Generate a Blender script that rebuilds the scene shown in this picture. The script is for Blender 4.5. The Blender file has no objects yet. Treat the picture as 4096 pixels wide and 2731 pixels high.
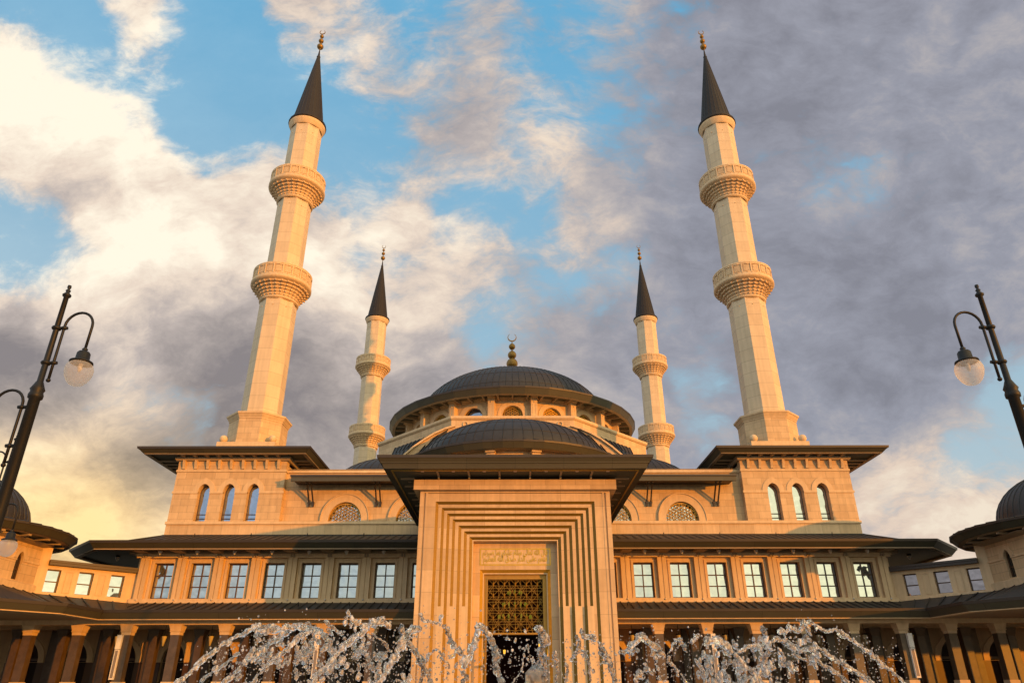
import bpy, bmesh, math, random
from mathutils import Matrix, Vector, geometry, noise
random.seed(7)
R = math.radians
sc = bpy.context.scene
# ------------------------------------------------------------------ camera
F_PX, PITCH, YAW, ROLL, XC = 2840.0961, 0.452072331, 0.00350656666, -0.00247647149, -0.2522
fw = Vector((math.sin(YAW) * math.cos(PITCH), math.cos(YAW) * math.cos(PITCH), math.sin(PITCH)))
rt = Vector((math.cos(YAW), -math.sin(YAW), 0)); up = rt.cross(fw)
rt, up = rt * math.cos(ROLL) + up * math.sin(ROLL), -rt * math.sin(ROLL) + up * math.cos(ROLL)
cam = bpy.data.cameras.new('camera'); cam.sensor_width = 36; cam.lens = F_PX / 4096 * 36
cam.clip_start = 0.1; cam.clip_end = 3000
co = bpy.data.objects.new('camera', cam); sc.collection.objects.link(co)
m3 = Matrix((rt, up, -fw)).transposed(); co.matrix_world = Matrix.Translation((XC, 0, 0)) @ m3.to_4x4()
sc.camera = co
sc.view_settings.view_transform = 'Standard'; sc.view_settings.look = 'None'
sc.view_settings.exposure = 0.0; sc.view_settings.gamma = 1.0
# ------------------------------------------------------------------ sun
TX, EL = 1.08, 0.11                         # sideways and downward run of a sun ray per metre of depth
sun = bpy.data.lights.new('sun', 'SUN'); sun.energy = 4.3; sun.angle = R(0.53); sun.color = (1.0, 0.34, 0.015)
so = bpy.data.objects.new('sun', sun); sc.collection.objects.link(so)
so.rotation_euler = Vector((-TX, 1, -EL)).to_track_quat('-Z', 'Y').to_euler()
# ------------------------------------------------------------------ sky
world = bpy.data.worlds.new('World'); sc.world = world; world.use_nodes = True
def build_sky():
    nt = world.node_tree; nt.nodes.clear(); N = nt.nodes; Lk = nt.links.new
    def n(t, **k):
        o = N.new(t)
        for a, b in k.items(): setattr(o, a, b)
        return o
    def put(sock, v):
        if hasattr(v, 'is_output'): Lk(v, sock)
        else: sock.default_value = v
    def math_(op, a, b=None, c=None, clamp=False):
        o = n('ShaderNodeMath', operation=op, use_clamp=clamp); put(o.inputs[0], a)
        if b is not None: put(o.inputs[1], b)
        if c is not None: put(o.inputs[2], c)
        return o.outputs[0]
    def vmath(op, a, b=None):
        o = n('ShaderNodeVectorMath', operation=op); put(o.inputs[0], a)
        if b is not None: put(o.inputs[1], b)
        return o
    def mixc(f, a, b):
        o = n('ShaderNodeMix', data_type='RGBA'); put(o.inputs[0], f); put(o.inputs[6], a); put(o.inputs[7], b)
        return o.outputs[2]
    tc = n('ShaderNodeTexCoord'); d = tc.outputs['Generated']
    df = vmath('DOT_PRODUCT', d, tuple(fw)).outputs['Value']
    dr = vmath('DOT_PRODUCT', d, tuple(rt)).outputs['Value']
    du = vmath('DOT_PRODUCT', d, tuple(up)).outputs['Value']
    dfc = math_('MAXIMUM', df, 0.25)
    u = math_('DIVIDE', dr, dfc); v = math_('DIVIDE', du, dfc)
    cmb = n('ShaderNodeCombineXYZ'); put(cmb.inputs[0], u); put(cmb.inputs[1], v); put(cmb.inputs[2], 0.0)
    base = cmb.outputs[0]
    def fbm(scale, detail, rough, vec, dist=0.0, off=(0, 0, 0), rot=0.0, sc3=(1, 1, 1)):
        mp = n('ShaderNodeMapping'); put(mp.inputs[0], vec); mp.inputs[1].default_value = off
        mp.inputs[2].default_value = (0, 0, rot); mp.inputs[3].default_value = sc3
        t = n('ShaderNodeTexNoise'); Lk(mp.outputs[0], t.inputs['Vector'])
        t.inputs['Scale'].default_value = scale; t.inputs['Detail'].default_value = detail
        t.inputs['Roughness'].default_value = rough; t.inputs['Distortion'].default_value = dist
        return t
    # domain warp so that no edge follows a smooth ellipse
    w = fbm(3.2, 5, 0.55, base, 0, (3.1, 1.7, 0.3))
    wv = vmath('SUBTRACT', w.outputs['Color'], (0.5, 0.5, 0.5)).outputs[0]
    ws = n('ShaderNodeVectorMath', operation='SCALE'); Lk(wv, ws.inputs[0]); ws.inputs['Scale'].default_value = 0.10
    p = vmath('ADD', base, ws.outputs[0]).outputs[0]
    # coarse weather map over directions of the sky: cloud cover and how sunlit the clouds are, 0-9, 170 px cells
    CV = ["335721665345" "435668778888", "833441246656" "435678877888", "996413213666" "445678877888", "998744724477" "655778766788",
          "498998854633" "376788755788", "328998874843" "367788767999", "469998995687" "654787889999",
          "997999997953" "678678889999", "985799999992" "677757999984", "996458999999" "788846999973", "998767999999" "888747888623",
          "999999999999" "888888887566", "999999999999" "888888888888", "999999999999" "888888888888"]
    LM = ["676765555544" "444333333333", "888766676555" "443333243333", "998775555444" "654333233333", "778888857544" "753333344334",
          "656687757655" "564333444344", "869997657675" "555433333344", "898787696665" "564322222344", "375455568655" "444343432234",
          "126322234445" "443343322234", "357632223333" "444443323355", "863222223334" "444344357755", "888584444555" "444444467776",
          "799988855555" "444444477788", "666666655555" "444444445577"]
    W_, H_ = 24, 14; img = bpy.data.images.new('sky_weather_map', W_, H_, float_buffer=True, is_data=True); px = []
    for r in range(H_ - 1, -1, -1):
        for c in range(W_): px += [int(CV[r][c]) / 9, int(LM[r][c]) / 9, 0, 1]
    img.pixels.foreach_set(px); img.update(); img.pack()
    sp_ = n('ShaderNodeMapping'); Lk(p, sp_.inputs[0]); sp_.inputs[3].default_value = (F_PX / 4096, F_PX / (H_ * 170.667), 1); sp_.inputs[1].default_value = (.5, 1 - 1365.5 / (H_ * 170.667), 0)
    ti = n('ShaderNodeTexImage', interpolation='Cubic', extension='EXTEND'); ti.image = img; Lk(sp_.outputs[0], ti.inputs[0])
    sx_ = n('ShaderNodeSeparateColor'); Lk(ti.outputs[0], sx_.inputs[0]); cov = math_('MULTIPLY_ADD', sx_.outputs[0], 1.35, -0.30); lit = sx_.outputs[1]
    f1 = fbm(4.8, 12, 0.64, p, 0.2, (0, 0, 1.0), R(-32), (1.0, 1.6, 1)).outputs['Fac']
    f2 = fbm(13, 12, 0.70, p, 0.25, (5, 2, 4.0), R(-30), (1.0, 1.9, 1)).outputs['Fac']
    f3 = fbm(2.0, 7, 0.55, base, 0.1, (9, 2, 2.0), R(-28), (1.0, 1.8, 1)).outputs['Fac']
    nz = math_('ADD', math_('MULTIPLY_ADD', f1, NA, -NA / 2), math_('MULTIPLY_ADD', f2, NB2, -NB2 / 2))
    bil0 = math_('ABSOLUTE', math_('SUBTRACT', fbm(9.0, 7, 0.5, p, 0.0, (3, 1, 6), R(-25), (1, 1.4, 1)).outputs['Fac'], 0.5)); cv = math_('ADD', math_('ADD', cov, nz), math_('MULTIPLY_ADD', bil0, -0.9, 0.08))
    mr = n('ShaderNodeMapRange', interpolation_type='SMOOTHSTEP'); put(mr.inputs[0], cv); mr.inputs[1].default_value = 0.24; mr.inputs[2].default_value = 0.70; mr.inputs[3].default_value = 0.08
    cover = mr.outputs[0]
    bil = math_('ABSOLUTE', math_('SUBTRACT', fbm(7.0, 6, 0.5, p, 0.0, (1, 8, 6), R(-25), (1, 1.3, 1)).outputs['Fac'], 0.5))
    bil = math_('MULTIPLY_ADD', bil, 1.0, -0.08)
    lt = math_('ADD', math_('MULTIPLY_ADD', lit, 1.40, -0.23), math_('MULTIPLY_ADD', f1, 0.7, -0.35)); lt = math_('ADD', lt, bil); lt = math_('ADD', lt, math_('MULTIPLY_ADD', f2, 0.80, -0.40)); lt = math_('ADD', lt, math_('MULTIPLY_ADD', f3, 0.3, -0.15), None, True)
    # warm ramp on the left, cooler mauve ramp on the right
    def ramp(cols):
        r = n('ShaderNodeValToRGB'); put(r.inputs[0], lt); e = r.color_ramp.elements
        e[0].position, e[0].color = cols[0][0], cols[0][1] + (1,); e[1].position, e[1].color = cols[-1][0], cols[-1][1] + (1,)
        for ps, cl in cols[1:-1]: q = e.new(ps); q.color = cl + (1,)
        return r.outputs[0]
    warm = ramp([(0.0, (.28, .25, .255)), (.22, (.40, .35, .335)), (.46, (.58, .50, .46)), (.72, (.90, .75, .62)), (1.0, (1.15, 1.03, .84))])
    cool = ramp([(0.0, (.255, .26, .31)), (.3, (.345, .355, .42)), (.55, (.50, .47, .48)), (.8, (.82, .66, .54)), (1.0, (.95, .82, .66))])
    side = n('ShaderNodeMapRange'); put(side.inputs[0], u); side.inputs[1].default_value = -0.25; side.inputs[2].default_value = 0.25
    cloud = mixc(side.outputs[0], warm, cool)
    sk = n('ShaderNodeTexSky', sky_type='NISHITA'); sk.sun_disc = False
    sk.sun_elevation = R(4.3); sk.sun_rotation = math.atan2(TX, -1); sk.altitude = 900; sk.air_density = 1.0; sk.dust_density = 1.0; sk.ozone_density = 1.0
    el = n('ShaderNodeSeparateXYZ'); Lk(d, el.inputs[0])
    elr = n('ShaderNodeMapRange'); put(elr.inputs[0], el.outputs[2]); elr.inputs[1].default_value = 0.05; elr.inputs[2].default_value = 0.75
    clear = mixc(elr.outputs[0], (.56, .66, .68, 1), (.135, .45, .72, 1))
    gv = n('ShaderNodeMapRange', interpolation_type='SMOOTHSTEP'); put(gv.inputs[0], v); gv.inputs[1].default_value = -0.02; gv.inputs[2].default_value = -0.26
    gu = n('ShaderNodeMapRange', interpolation_type='SMOOTHSTEP'); put(gu.inputs[0], u); gu.inputs[1].default_value = -0.28; gu.inputs[2].default_value = -0.60
    gg = n('ShaderNodeMix', data_type='RGBA', blend_type='MULTIPLY'); put(gg.inputs[0], math_('MULTIPLY', gv.outputs[0], gu.outputs[0])); Lk(cloud, gg.inputs[6]); gg.inputs[7].default_value = (1.05, .86, .48, 1); cloud = gg.outputs[2]
    front = mixc(cover, clear, cloud)
    # the part of the sky behind the photographer: sunset cream towards the sun, blue grey away from it
    bn = fbm(2.2, 6, 0.55, d, 0, (4, 4, 4), 0, (1, 1, 2.5)).outputs['Fac']
    sd = n('ShaderNodeMapRange'); put(sd.inputs[0], el.outputs[0]); sd.inputs[1].default_value = -0.25; sd.inputs[2].default_value = 0.30
    back = mixc(sd.outputs[0], (.86, .94, 1.0, 1), (1.70, 1.55, 1.02, 1))
    bm = n('ShaderNodeMix', data_type='RGBA', blend_type='MULTIPLY'); bm.inputs[0].default_value = 1; Lk(back, bm.inputs[6])
    bg_ = math_('MULTIPLY_ADD', bn, 1.7, 0.13); cc = n('ShaderNodeCombineColor')
    for i in range(3): put(cc.inputs[i], bg_)
    Lk(cc.outputs[0], bm.inputs[7])
    fr = n('ShaderNodeMapRange', interpolation_type='SMOOTHSTEP'); put(fr.inputs[0], df); fr.inputs[1].default_value = 0.25; fr.inputs[2].default_value = 0.55
    allc = mixc(fr.outputs[0], bm.outputs[2], front)
    b1 = n('ShaderNodeBackground'); Lk(sk.outputs[0], b1.inputs[0]); b1.inputs[1].default_value = 0.06
    b2 = n('ShaderNodeBackground'); Lk(allc, b2.inputs[0]); b2.inputs[1].default_value = SKY
    mx = n('ShaderNodeMixShader'); mx.inputs[0].default_value = 0.93; Lk(b1.outputs[0], mx.inputs[1]); Lk(b2.outputs[0], mx.inputs[2])
    o = n('ShaderNodeOutputWorld'); Lk(mx.outputs[0], o.inputs[0])
    world.cycles.sampling_method = 'MANUAL'; world.cycles.sample_map_resolution = 512
SKY = 1.0; NA, NB2 = 0.95, 0.85
build_sky()
sc.cycles.max_bounces = 8; sc.cycles.transmission_bounces = 8; sc.cycles.caustics_refractive = False; sc.cycles.caustics_reflective = False
# ------------------------------------------------------------------ materials
def mat(name, col, rough=0.7, metal=0.0, kind='plain', var=0.12, scale=1.5, bump=0.0, bw=0.95, bh=0.45, mortar=0.008, spec=0.5, **kw):
    m = bpy.data.materials.new(name); m.use_nodes = True; nt = m.node_tree; N = nt.nodes; L = nt.links.new
    b = N['Principled BSDF']; b.inputs['Roughness'].default_value = rough; b.inputs['Metallic'].default_value = metal
    b.inputs['Specular IOR Level'].default_value = spec
    c = list(col) + [1]
    tc = N.new('ShaderNodeTexCoord')
    nz = N.new('ShaderNodeTexNoise'); nz.inputs['Scale'].default_value = scale; nz.inputs['Detail'].default_value = 6; nz.inputs['Roughness'].default_value = 0.62
    L(tc.outputs['Object'], nz.inputs['Vector'])
    rmp = N.new('ShaderNodeMapRange'); L(nz.outputs['Fac'], rmp.inputs[0]); rmp.inputs[1].default_value = 0.25; rmp.inputs[2].default_value = 0.75
    rmp.inputs[3].default_value = 1 - var; rmp.inputs[4].default_value = 1 + var
    mul = N.new('ShaderNodeVectorMath'); mul.operation = 'SCALE'
    L(rmp.outputs[0], mul.inputs['Scale'])
    hgt = nz.outputs['Fac']
    if name.startswith('stone') or name == 'arcade_wall':
        mp = N.new('ShaderNodeMapping'); mp.inputs[3].default_value = (5.0, 5.0, .35); L(tc.outputs['Object'], mp.inputs[0])
        n2 = N.new('ShaderNodeTexNoise'); n2.inputs['Scale'].default_value = 1.0; n2.inputs['Detail'].default_value = 5; L(mp.outputs[0], n2.inputs['Vector'])
        r2 = N.new('ShaderNodeMapRange'); L(n2.outputs['Fac'], r2.inputs[0]); r2.inputs[1].default_value = .3; r2.inputs[2].default_value = .7; r2.inputs[3].default_value = .88; r2.inputs[4].default_value = 1.05
        mm = N.new('ShaderNodeMath'); mm.operation = 'MULTIPLY'; L(rmp.outputs[0], mm.inputs[0]); L(r2.outputs[0], mm.inputs[1]); L(mm.outputs[0], mul.inputs['Scale'])
    if kind == 'brick':
        br = N.new('ShaderNodeTexBrick'); L(tc.outputs['UV'], br.inputs['Vector'])
        br.inputs['Scale'].default_value = 1; br.inputs['Brick Width'].default_value = bw; br.inputs['Row Height'].default_value = bh
        br.inputs['Mortar Size'].default_value = mortar; br.inputs['Mortar Smooth'].default_value = 0.2; br.inputs['Bias'].default_value = 0.1
        cw_ = kw.get('cvar', 1.0); br.inputs['Color1'].default_value = [x * (1 + .06 * cw_) for x in col] + [1]; br.inputs['Color2'].default_value = [col[0] * (1 - .13 * cw_), col[1] * (1 - .16 * cw_), col[2] * (1 - .20 * cw_), 1]
        br.inputs['Mortar'].default_value = [x * 0.42 for x in col] + [1]
        if 'off' in kw: br.offset = kw['off']
        L(br.outputs['Color'], mul.inputs[0])
    elif kind == 'seam':
        wv = N.new('ShaderNodeTexBrick'); L(tc.outputs['UV'], wv.inputs['Vector']); wv.inputs['Scale'].default_value = 1
        wv.inputs['Brick Width'].default_value = bw; wv.inputs['Row Height'].default_value = bh; wv.inputs['Mortar Size'].default_value = mortar; wv.offset = 0.0
        wv.inputs['Color1'].default_value = [x * 1.08 for x in col] + [1]; wv.inputs['Color2'].default_value = [x * .9 for x in col] + [1]
        wv.inputs['Mortar'].default_value = [x * 0.3 for x in col] + [1]
        L(wv.outputs['Color'], mul.inputs[0])
    else:
        mul.inputs[0].default_value = col
    L(mul.outputs[0], b.inputs['Base Color'])
    if bump > 0:
        bp = N.new('ShaderNodeBump'); bp.inputs['Strength'].default_value = bump; bp.inputs['Distance'].default_value = 0.02
        nb = N.new('ShaderNodeTexNoise'); nb.inputs['Scale'].default_value = scale * 14; nb.inputs['Detail'].default_value = 5
        L(tc.outputs['Object'], nb.inputs['Vector']); L(nb.outputs['Fac'], bp.inputs['Height']); L(bp.outputs[0], b.inputs['Normal'])
    return m
ST = (.60, .43, .245)
M = {}
M['stone'] = mat('stone_blocks', ST, .78, kind='brick', bw=.98, bh=.45, var=.10, scale=2.2, bump=.15, mortar=.007)
M['band'] = mat('stone_slabs', ST, .78, kind='brick', bw=1.12, bh=6.0, var=.10, scale=2.0, bump=.15, mortar=.007)
M['smooth'] = mat('stone_dressed', (.62, .45, .26), .75, var=.08, scale=3, bump=.12)
M['shaft'] = mat('stone_shaft', (.60, .475, .315), .72, kind='brick', bw=30, bh=.99, var=.06, cvar=.5, scale=1.6, bump=.1, mortar=.010, off=0.0)
M['portal'] = mat('stone_portal', (.60, .43, .25), .70, kind='brick', bw=1.47, bh=.98, cvar=1.2, var=.10, scale=2.5, bump=.1, mortar=.007)
M['marble'] = mat('brown_marble', (.085, .058, .034), .4, var=.35, scale=3.5)
M['roof'] = mat('zinc_roof', (.034, .029, .027), .55, .1, spec=.35, var=.18, scale=1.2)
M['dome'] = mat('lead_dome', (.028, .025, .025), .5, .15, spec=.4, var=.22, scale=1.5)
M['cone'] = mat('dark_cone_roof', (.020, .015, .013), .6, 0, spec=.25)
M['seam'] = mat('roof_seam', (.020, .018, .017), .55, .2)
M['fascia'] = mat('bronze_green_fascia', (.060, .054, .032), .55, .1, kind='seam', bw=2.3, bh=50, mortar=.008, var=.08)
M['gutter'] = mat('dark_gutter', (.045, .035, .028), .5, .2, var=.1)
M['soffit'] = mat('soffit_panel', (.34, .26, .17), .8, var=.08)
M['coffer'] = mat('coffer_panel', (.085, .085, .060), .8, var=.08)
M['strip'] = mat('gilded_strip', (.215, .122, .004), .45, .3, kind='seam', bw=60, bh=.030, mortar=.003, var=.12, scale=4)
M['striph'] = mat('gilded_strip_across', (.215, .122, .004), .45, .3, kind='seam', bw=.030, bh=60, mortar=.003, var=.12, scale=4)
M['gold'] = mat('gold_leaf', (.62, .36, .04), .35, .6, var=.15, scale=6)
M['brass'] = mat('brass', (.22, .125, .025), .45, .6, var=.2, scale=4)
M['bronze'] = mat('bronze_frame', (.36, .20, .025), .45, .3, var=.15, scale=4)
M['grille_gold'] = mat('gilded_grille', (.50, .28, .03), .45, .3, var=.1)
M['frame'] = mat('brown_window_frame', (.075, .038, .015), .45, .1)
M['iron'] = mat('painted_iron', (.008, .008, .008), .5, 0, spec=.3, var=.2, scale=8)
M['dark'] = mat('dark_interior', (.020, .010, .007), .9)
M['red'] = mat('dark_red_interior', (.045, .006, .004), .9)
M['pave'] = mat('pale_paving', (.24, .21, .18), .6, kind='brick', bw=.9, bh=.9, off=0.0, mortar=.01, var=.1)
M['plaster'] = mat('arcade_wall', (.50, .34, .18), .8, var=.1, bump=.1)
M['shade'] = mat('lantern_glass', (.50, .46, .30), .5, var=.05)
M['white'] = mat('white_paint', (.75, .70, .62), .5, var=.05)
M['grille'] = mat('speaker_grille', (.22, .19, .17), .6, var=.1)
M['lens'] = mat('frosted_lens', (.55, .50, .44), .4)
def glass_pane(name, tint, refl=.75):
    m = bpy.data.materials.new(name); m.use_nodes = True; b = m.node_tree.nodes['Principled BSDF']
    b.inputs['Base Color'].default_value = tint + (1,); b.inputs['Roughness'].default_value = .03; b.inputs['Metallic'].default_value = refl
    nt = m.node_tree; tc = nt.nodes.new('ShaderNodeTexCoord'); nz = nt.nodes.new('ShaderNodeTexNoise'); nz.inputs['Scale'].default_value = .8; nz.inputs['Detail'].default_value = 2; nt.links.new(tc.outputs['Object'], nz.inputs['Vector'])
    bp = nt.nodes.new('ShaderNodeBump'); bp.inputs['Strength'].default_value = .6; bp.inputs['Distance'].default_value = .10; nt.links.new(nz.outputs['Fac'], bp.inputs['Height']); nt.links.new(bp.outputs[0], b.inputs['Normal'])
    return m
M['pane'] = glass_pane('window_glass', (.52, .56, .54), .92)
M['pane4'] = glass_pane('mauve_reflection_glass', (.30, .26, .26), .9)  # tint paints in the dull mauve reflection of the right link wing
M['pane3'] = mat('unlit_glass', (.018, .016, .015), .06, spec=.6, var=.02)
M['pane2'] = glass_pane('dark_reflection_glass', (.30, .36, .46), .9)  # darker blue sky reflection put into the tint
def clear_glass(name, col, rough, ior):
    m = bpy.data.materials.new(name); m.use_nodes = True; b = m.node_tree.nodes['Principled BSDF']
    b.inputs['Base Color'].default_value = col + (1,); b.inputs['Roughness'].default_value = rough
    b.inputs['Transmission Weight'].default_value = 1; b.inputs['IOR'].default_value = ior
    return m
def blend_glass(name, ior, rough, col, body, fac, ripple=0.0):
    """clear refracting body with a share of pale scattering (foam, bubbles, etched glass)"""
    m = clear_glass(name, col, rough, ior); nt = m.node_tree; N = nt.nodes; L = nt.links.new
    b = N['Principled BSDF']; d = N.new('ShaderNodeBsdfPrincipled'); d.inputs['Base Color'].default_value = body + (1,); d.inputs['Roughness'].default_value = .25; d.inputs['Subsurface Weight'].default_value = 0
    mx = N.new('ShaderNodeMixShader'); mx.inputs[0].default_value = fac
    if ripple:
        tc = N.new('ShaderNodeTexCoord'); mp = N.new('ShaderNodeMapping'); mp.inputs[3].default_value = (1, 1, .35); L(tc.outputs['Object'], mp.inputs[0])
        nz = N.new('ShaderNodeTexNoise'); nz.inputs['Scale'].default_value = 34; nz.inputs['Detail'].default_value = 3; L(mp.outputs[0], nz.inputs['Vector'])
        mr = N.new('ShaderNodeMapRange'); L(nz.outputs['Fac'], mr.inputs[0]); mr.inputs[1].default_value = .45; mr.inputs[2].default_value = .72; mr.inputs[3].default_value = fac * .25; mr.inputs[4].default_value = min(1, fac * 2.6); L(mr.outputs[0], mx.inputs[0])
        bp = N.new('ShaderNodeBump'); bp.inputs['Strength'].default_value = ripple; bp.inputs['Distance'].default_value = .01; L(nz.outputs['Fac'], bp.inputs['Height']); L(bp.outputs[0], b.inputs['Normal']); L(bp.outputs[0], d.inputs['Normal'])
    L(b.outputs[0], mx.inputs[1]); L(d.outputs[0], mx.inputs[2]); L(mx.outputs[0], N['Material Output'].inputs[0]); return m
M['water'] = blend_glass('water', 1.33, .03, (.95, .97, 1.0), (.88, .89, .92), .22, .35)
def milky(name):
    m = bpy.data.materials.new(name); m.use_nodes = True; nt = m.node_tree; N = nt.nodes; L = nt.links.new
    b = N['Principled BSDF']; b.inputs['Base Color'].default_value = (.82, .80, .78, 1); b.inputs['Roughness'].default_value = .3
    t = N.new('ShaderNodeBsdfTransparent'); tl = N.new('ShaderNodeBsdfTranslucent'); tl.inputs[0].default_value = (.85, .83, .80, 1); a_ = N.new('ShaderNodeMixShader'); a_.inputs[0].default_value = .8; L(b.outputs[0], a_.inputs[1]); L(tl.outputs[0], a_.inputs[2])
    x = N.new('ShaderNodeMixShader'); lw = N.new('ShaderNodeLayerWeight'); lw.inputs[0].default_value = .25; mr = N.new('ShaderNodeMapRange'); mr.inputs[3].default_value = .50; mr.inputs[4].default_value = .85; L(lw.outputs['Facing'], mr.inputs[0]); L(mr.outputs[0], x.inputs[0])
    L(t.outputs[0], x.inputs[1]); L(a_.outputs[0], x.inputs[2]); L(x.outputs[0], N['Material Output'].inputs[0]); return m
M['globe'] = milky('globe_glass')
def emit(name, col, s):
    m = bpy.data.materials.new(name); m.use_nodes = True; b = m.node_tree.nodes['Principled BSDF']
    b.inputs['Base Color'].default_value = col + (1,); b.inputs['Emission Color'].default_value = col + (1,); b.inputs['Emission Strength'].default_value = s
    return m
M['lampglow'] = emit('lit_lamp', (.9, .45, .05), 1.6)
M['chglow'] = emit('lit_chandelier_glass', (.30, .28, .02), .45)
# ------------------------------------------------------------------ mesh builder
ORG = {}
class MB:
    def __init__(s, T=None): s.v = []; s.f = []; s.sm = []; s.T = T or Matrix.Identity(4)
    def add(s, vs, fs, smooth=False):
        k = len(s.v); s.v += [s.T @ Vector(p) for p in vs]; s.f += [tuple(i + k for i in f) for f in fs]; s.sm += [smooth] * len(fs); return s
    def box(s, x0, x1, y0, y1, z0, z1):
        return s.add([(x0, y0, z0), (x1, y0, z0), (x1, y1, z0), (x0, y1, z0), (x0, y0, z1), (x1, y0, z1), (x1, y1, z1), (x0, y1, z1)],
                     [(0, 3, 2, 1), (4, 5, 6, 7), (0, 1, 5, 4), (1, 2, 6, 5), (2, 3, 7, 6), (3, 0, 4, 7)])
    def frust(s, p0, z0, p1, z1, cap=(True, True)):
        n = len(p0); vs = [(a[0], a[1], z0) for a in p0] + [(a[0], a[1], z1) for a in p1]
        fs = [(i, (i + 1) % n, n + (i + 1) % n, n + i) for i in range(n)]
        if cap[0]: fs.append(tuple(range(n))[::-1])
        if cap[1]: fs.append(tuple(range(n, 2 * n)))
        return s.add(vs, fs)
    def prism(s, poly, z0, z1): return s.frust(poly, z0, poly, z1)
    def plate(s, outer, holes, y0, y1):          # polygon in x,z with holes, thickness y0 (front) .. y1
        loops = [outer] + list(holes); pts = [p for l in loops for p in l]; n = len(pts)
        tris = geometry.tessellate_polygon([[Vector((p[0], p[1], 0)) for p in l] for l in loops])
        vs = [(p[0], y0, p[1]) for p in pts] + [(p[0], y1, p[1]) for p in pts]
        fs = [tuple(t) for t in tris] + [tuple(i + n for i in t[::-1]) for t in tris]
        k = 0
        for l in loops:
            m = len(l)
            for i in range(m): a, b = k + i, k + (i + 1) % m; fs.append((a, b, b + n, a + n))
            k += m
        return s.add(vs, fs)
    def lathe(s, prof, n=32, c=(0, 0, 0), ph=0.0, smooth=True, a0=0.0, a1=None):
        full = a1 is None; a1 = 2 * math.pi if full else a1; m = n if full else n + 1
        vs = []
        for r, z in prof:
            for i in range(m):
                a = a0 + (a1 - a0) * i / n + ph; vs.append((c[0] + r * math.cos(a), c[1] + r * math.sin(a), c[2] + z))
        fs = []
        for j in range(len(prof) - 1):
            for i in range(n): i2 = (i + 1) % m; fs.append((j * m + i, j * m + i2, (j + 1) * m + i2, (j + 1) * m + i))
        return s.add(vs, fs, smooth)
    def sphere(s, c, r, n=16, sz=1.0):
        return s.lathe([(max(1e-4, r * math.sin(math.pi * k / (n // 2))), -r * sz * math.cos(math.pi * k / (n // 2))) for k in range(n // 2 + 1)], n, c)
    def tube(s, pts, rad, n=8, smooth=True):
        pts = [Vector(p) for p in pts]; k = len(pts); rs = rad if isinstance(rad, (list, tuple)) else [rad] * k
        vs = []; ref = Vector((0, 1, 0.01)).normalized()
        for i, p in enumerate(pts):
            t = (pts[min(i + 1, k - 1)] - pts[max(i - 1, 0)]).normalized()
            a = t.cross(ref)
            if a.length < .05: a = t.cross(Vector((1, 0, 0)))
            a.normalize(); b = t.cross(a)
            for j in range(n): q = 2 * math.pi * j / n; vs.append(p + a * rs[i] * math.cos(q) + b * rs[i] * math.sin(q))
        fs = [(i * n + j, i * n + (j + 1) % n, (i + 1) * n + (j + 1) % n, (i + 1) * n + j) for i in range(k - 1) for j in range(n)]
        s.add(vs, fs, smooth); return s.add([vs[j] for j in range(n)], [tuple(range(n))]).add([vs[(k - 1) * n + j] for j in range(n)], [tuple(range(n))])
    def bar(s, a, b, w=.02, d=.02):               # square bar from a to b, seen from -y
        a, b = Vector(a), Vector(b); t = (b - a).normalized(); ny = Vector((0, 1, 0)); sd = t.cross(ny)
        if sd.length < .01: sd = Vector((1, 0, 0))
        sd.normalize(); q = sd.cross(t).normalized()
        vs = [p + sd * (w / 2 * i) + q * (d / 2 * j) for p in (a, b) for i, j in ((-1, -1), (1, -1), (1, 1), (-1, 1))]
        return s.add(vs, [(0, 1, 2, 3), (7, 6, 5, 4), (0, 4, 5, 1), (1, 5, 6, 2), (2, 6, 7, 3), (3, 7, 4, 0)])
    def sweep(s, path, prof, closed=False, side=1):   # prof: (outward, z) closed loop; path: x,y; side: which hand is outward
        P = [Vector((p[0], p[1])) for p in path]; n = len(P); m = len(prof); vs = []
        for i in range(n):
            ds = []
            if closed or i > 0: ds.append((P[i] - P[i - 1]).normalized())
            if closed or i < n - 1: ds.append((P[(i + 1) % n] - P[i]).normalized())
            ns = [Vector((d.y, -d.x)) * side for d in ds]; nn = sum(ns, Vector((0, 0))) / len(ns); nn = nn / max(.2, nn.length_squared)
            for o, z in prof: q = P[i] + nn * o; vs.append((q.x, q.y, z))
        fs = []
        for i in range(n if closed else n - 1):
            for j in range(m): a = i * m + j; b = i * m + (j + 1) % m; c = ((i + 1) % n) * m + (j + 1) % m; d = ((i + 1) % n) * m + j; fs.append((a, b, c, d))
        if not closed: fs += [tuple(range(m)), tuple(range((n - 1) * m, n * m))]
        return s.add(vs, fs)
    def build(s, name, m, parent=None, bev=0.0):
        org = ORG.get(parent.name, Vector((0, 0, 0))) if parent else Vector((0, 0, 0))
        me = bpy.data.meshes.new(name); me.from_pydata([tuple(v - org) for v in s.v], [], s.f)
        me.polygons.foreach_set('use_smooth', s.sm); me.update()
        bm = bmesh.new(); bm.from_mesh(me); bmesh.ops.remove_doubles(bm, verts=bm.verts, dist=1e-5); bmesh.ops.recalc_face_normals(bm, faces=bm.faces)
        uv = bm.loops.layers.uv.new('UVMap')
        for f in bm.faces:
            nrm = f.normal
            if abs(nrm.z) > .95: t = Vector((1, 0, 0)); w = Vector((0, 1, 0))
            else: t = Vector((-nrm.y, nrm.x, 0)).normalized(); w = Vector((0, 0, 1))
            if t.x < -.01 or (abs(t.x) <= .01 and t.y < 0): t = -t
            for l in f.loops: q = l.vert.co + org; l[uv].uv = (q.dot(t), q.dot(w))
        bm.to_mesh(me); bm.free()
        me.materials.append(M[m] if isinstance(m, str) else m)
        o = bpy.data.objects.new(name, me); sc.collection.objects.link(o)
        if parent: o.parent = parent; ORG[o.name] = org
        return o
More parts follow.
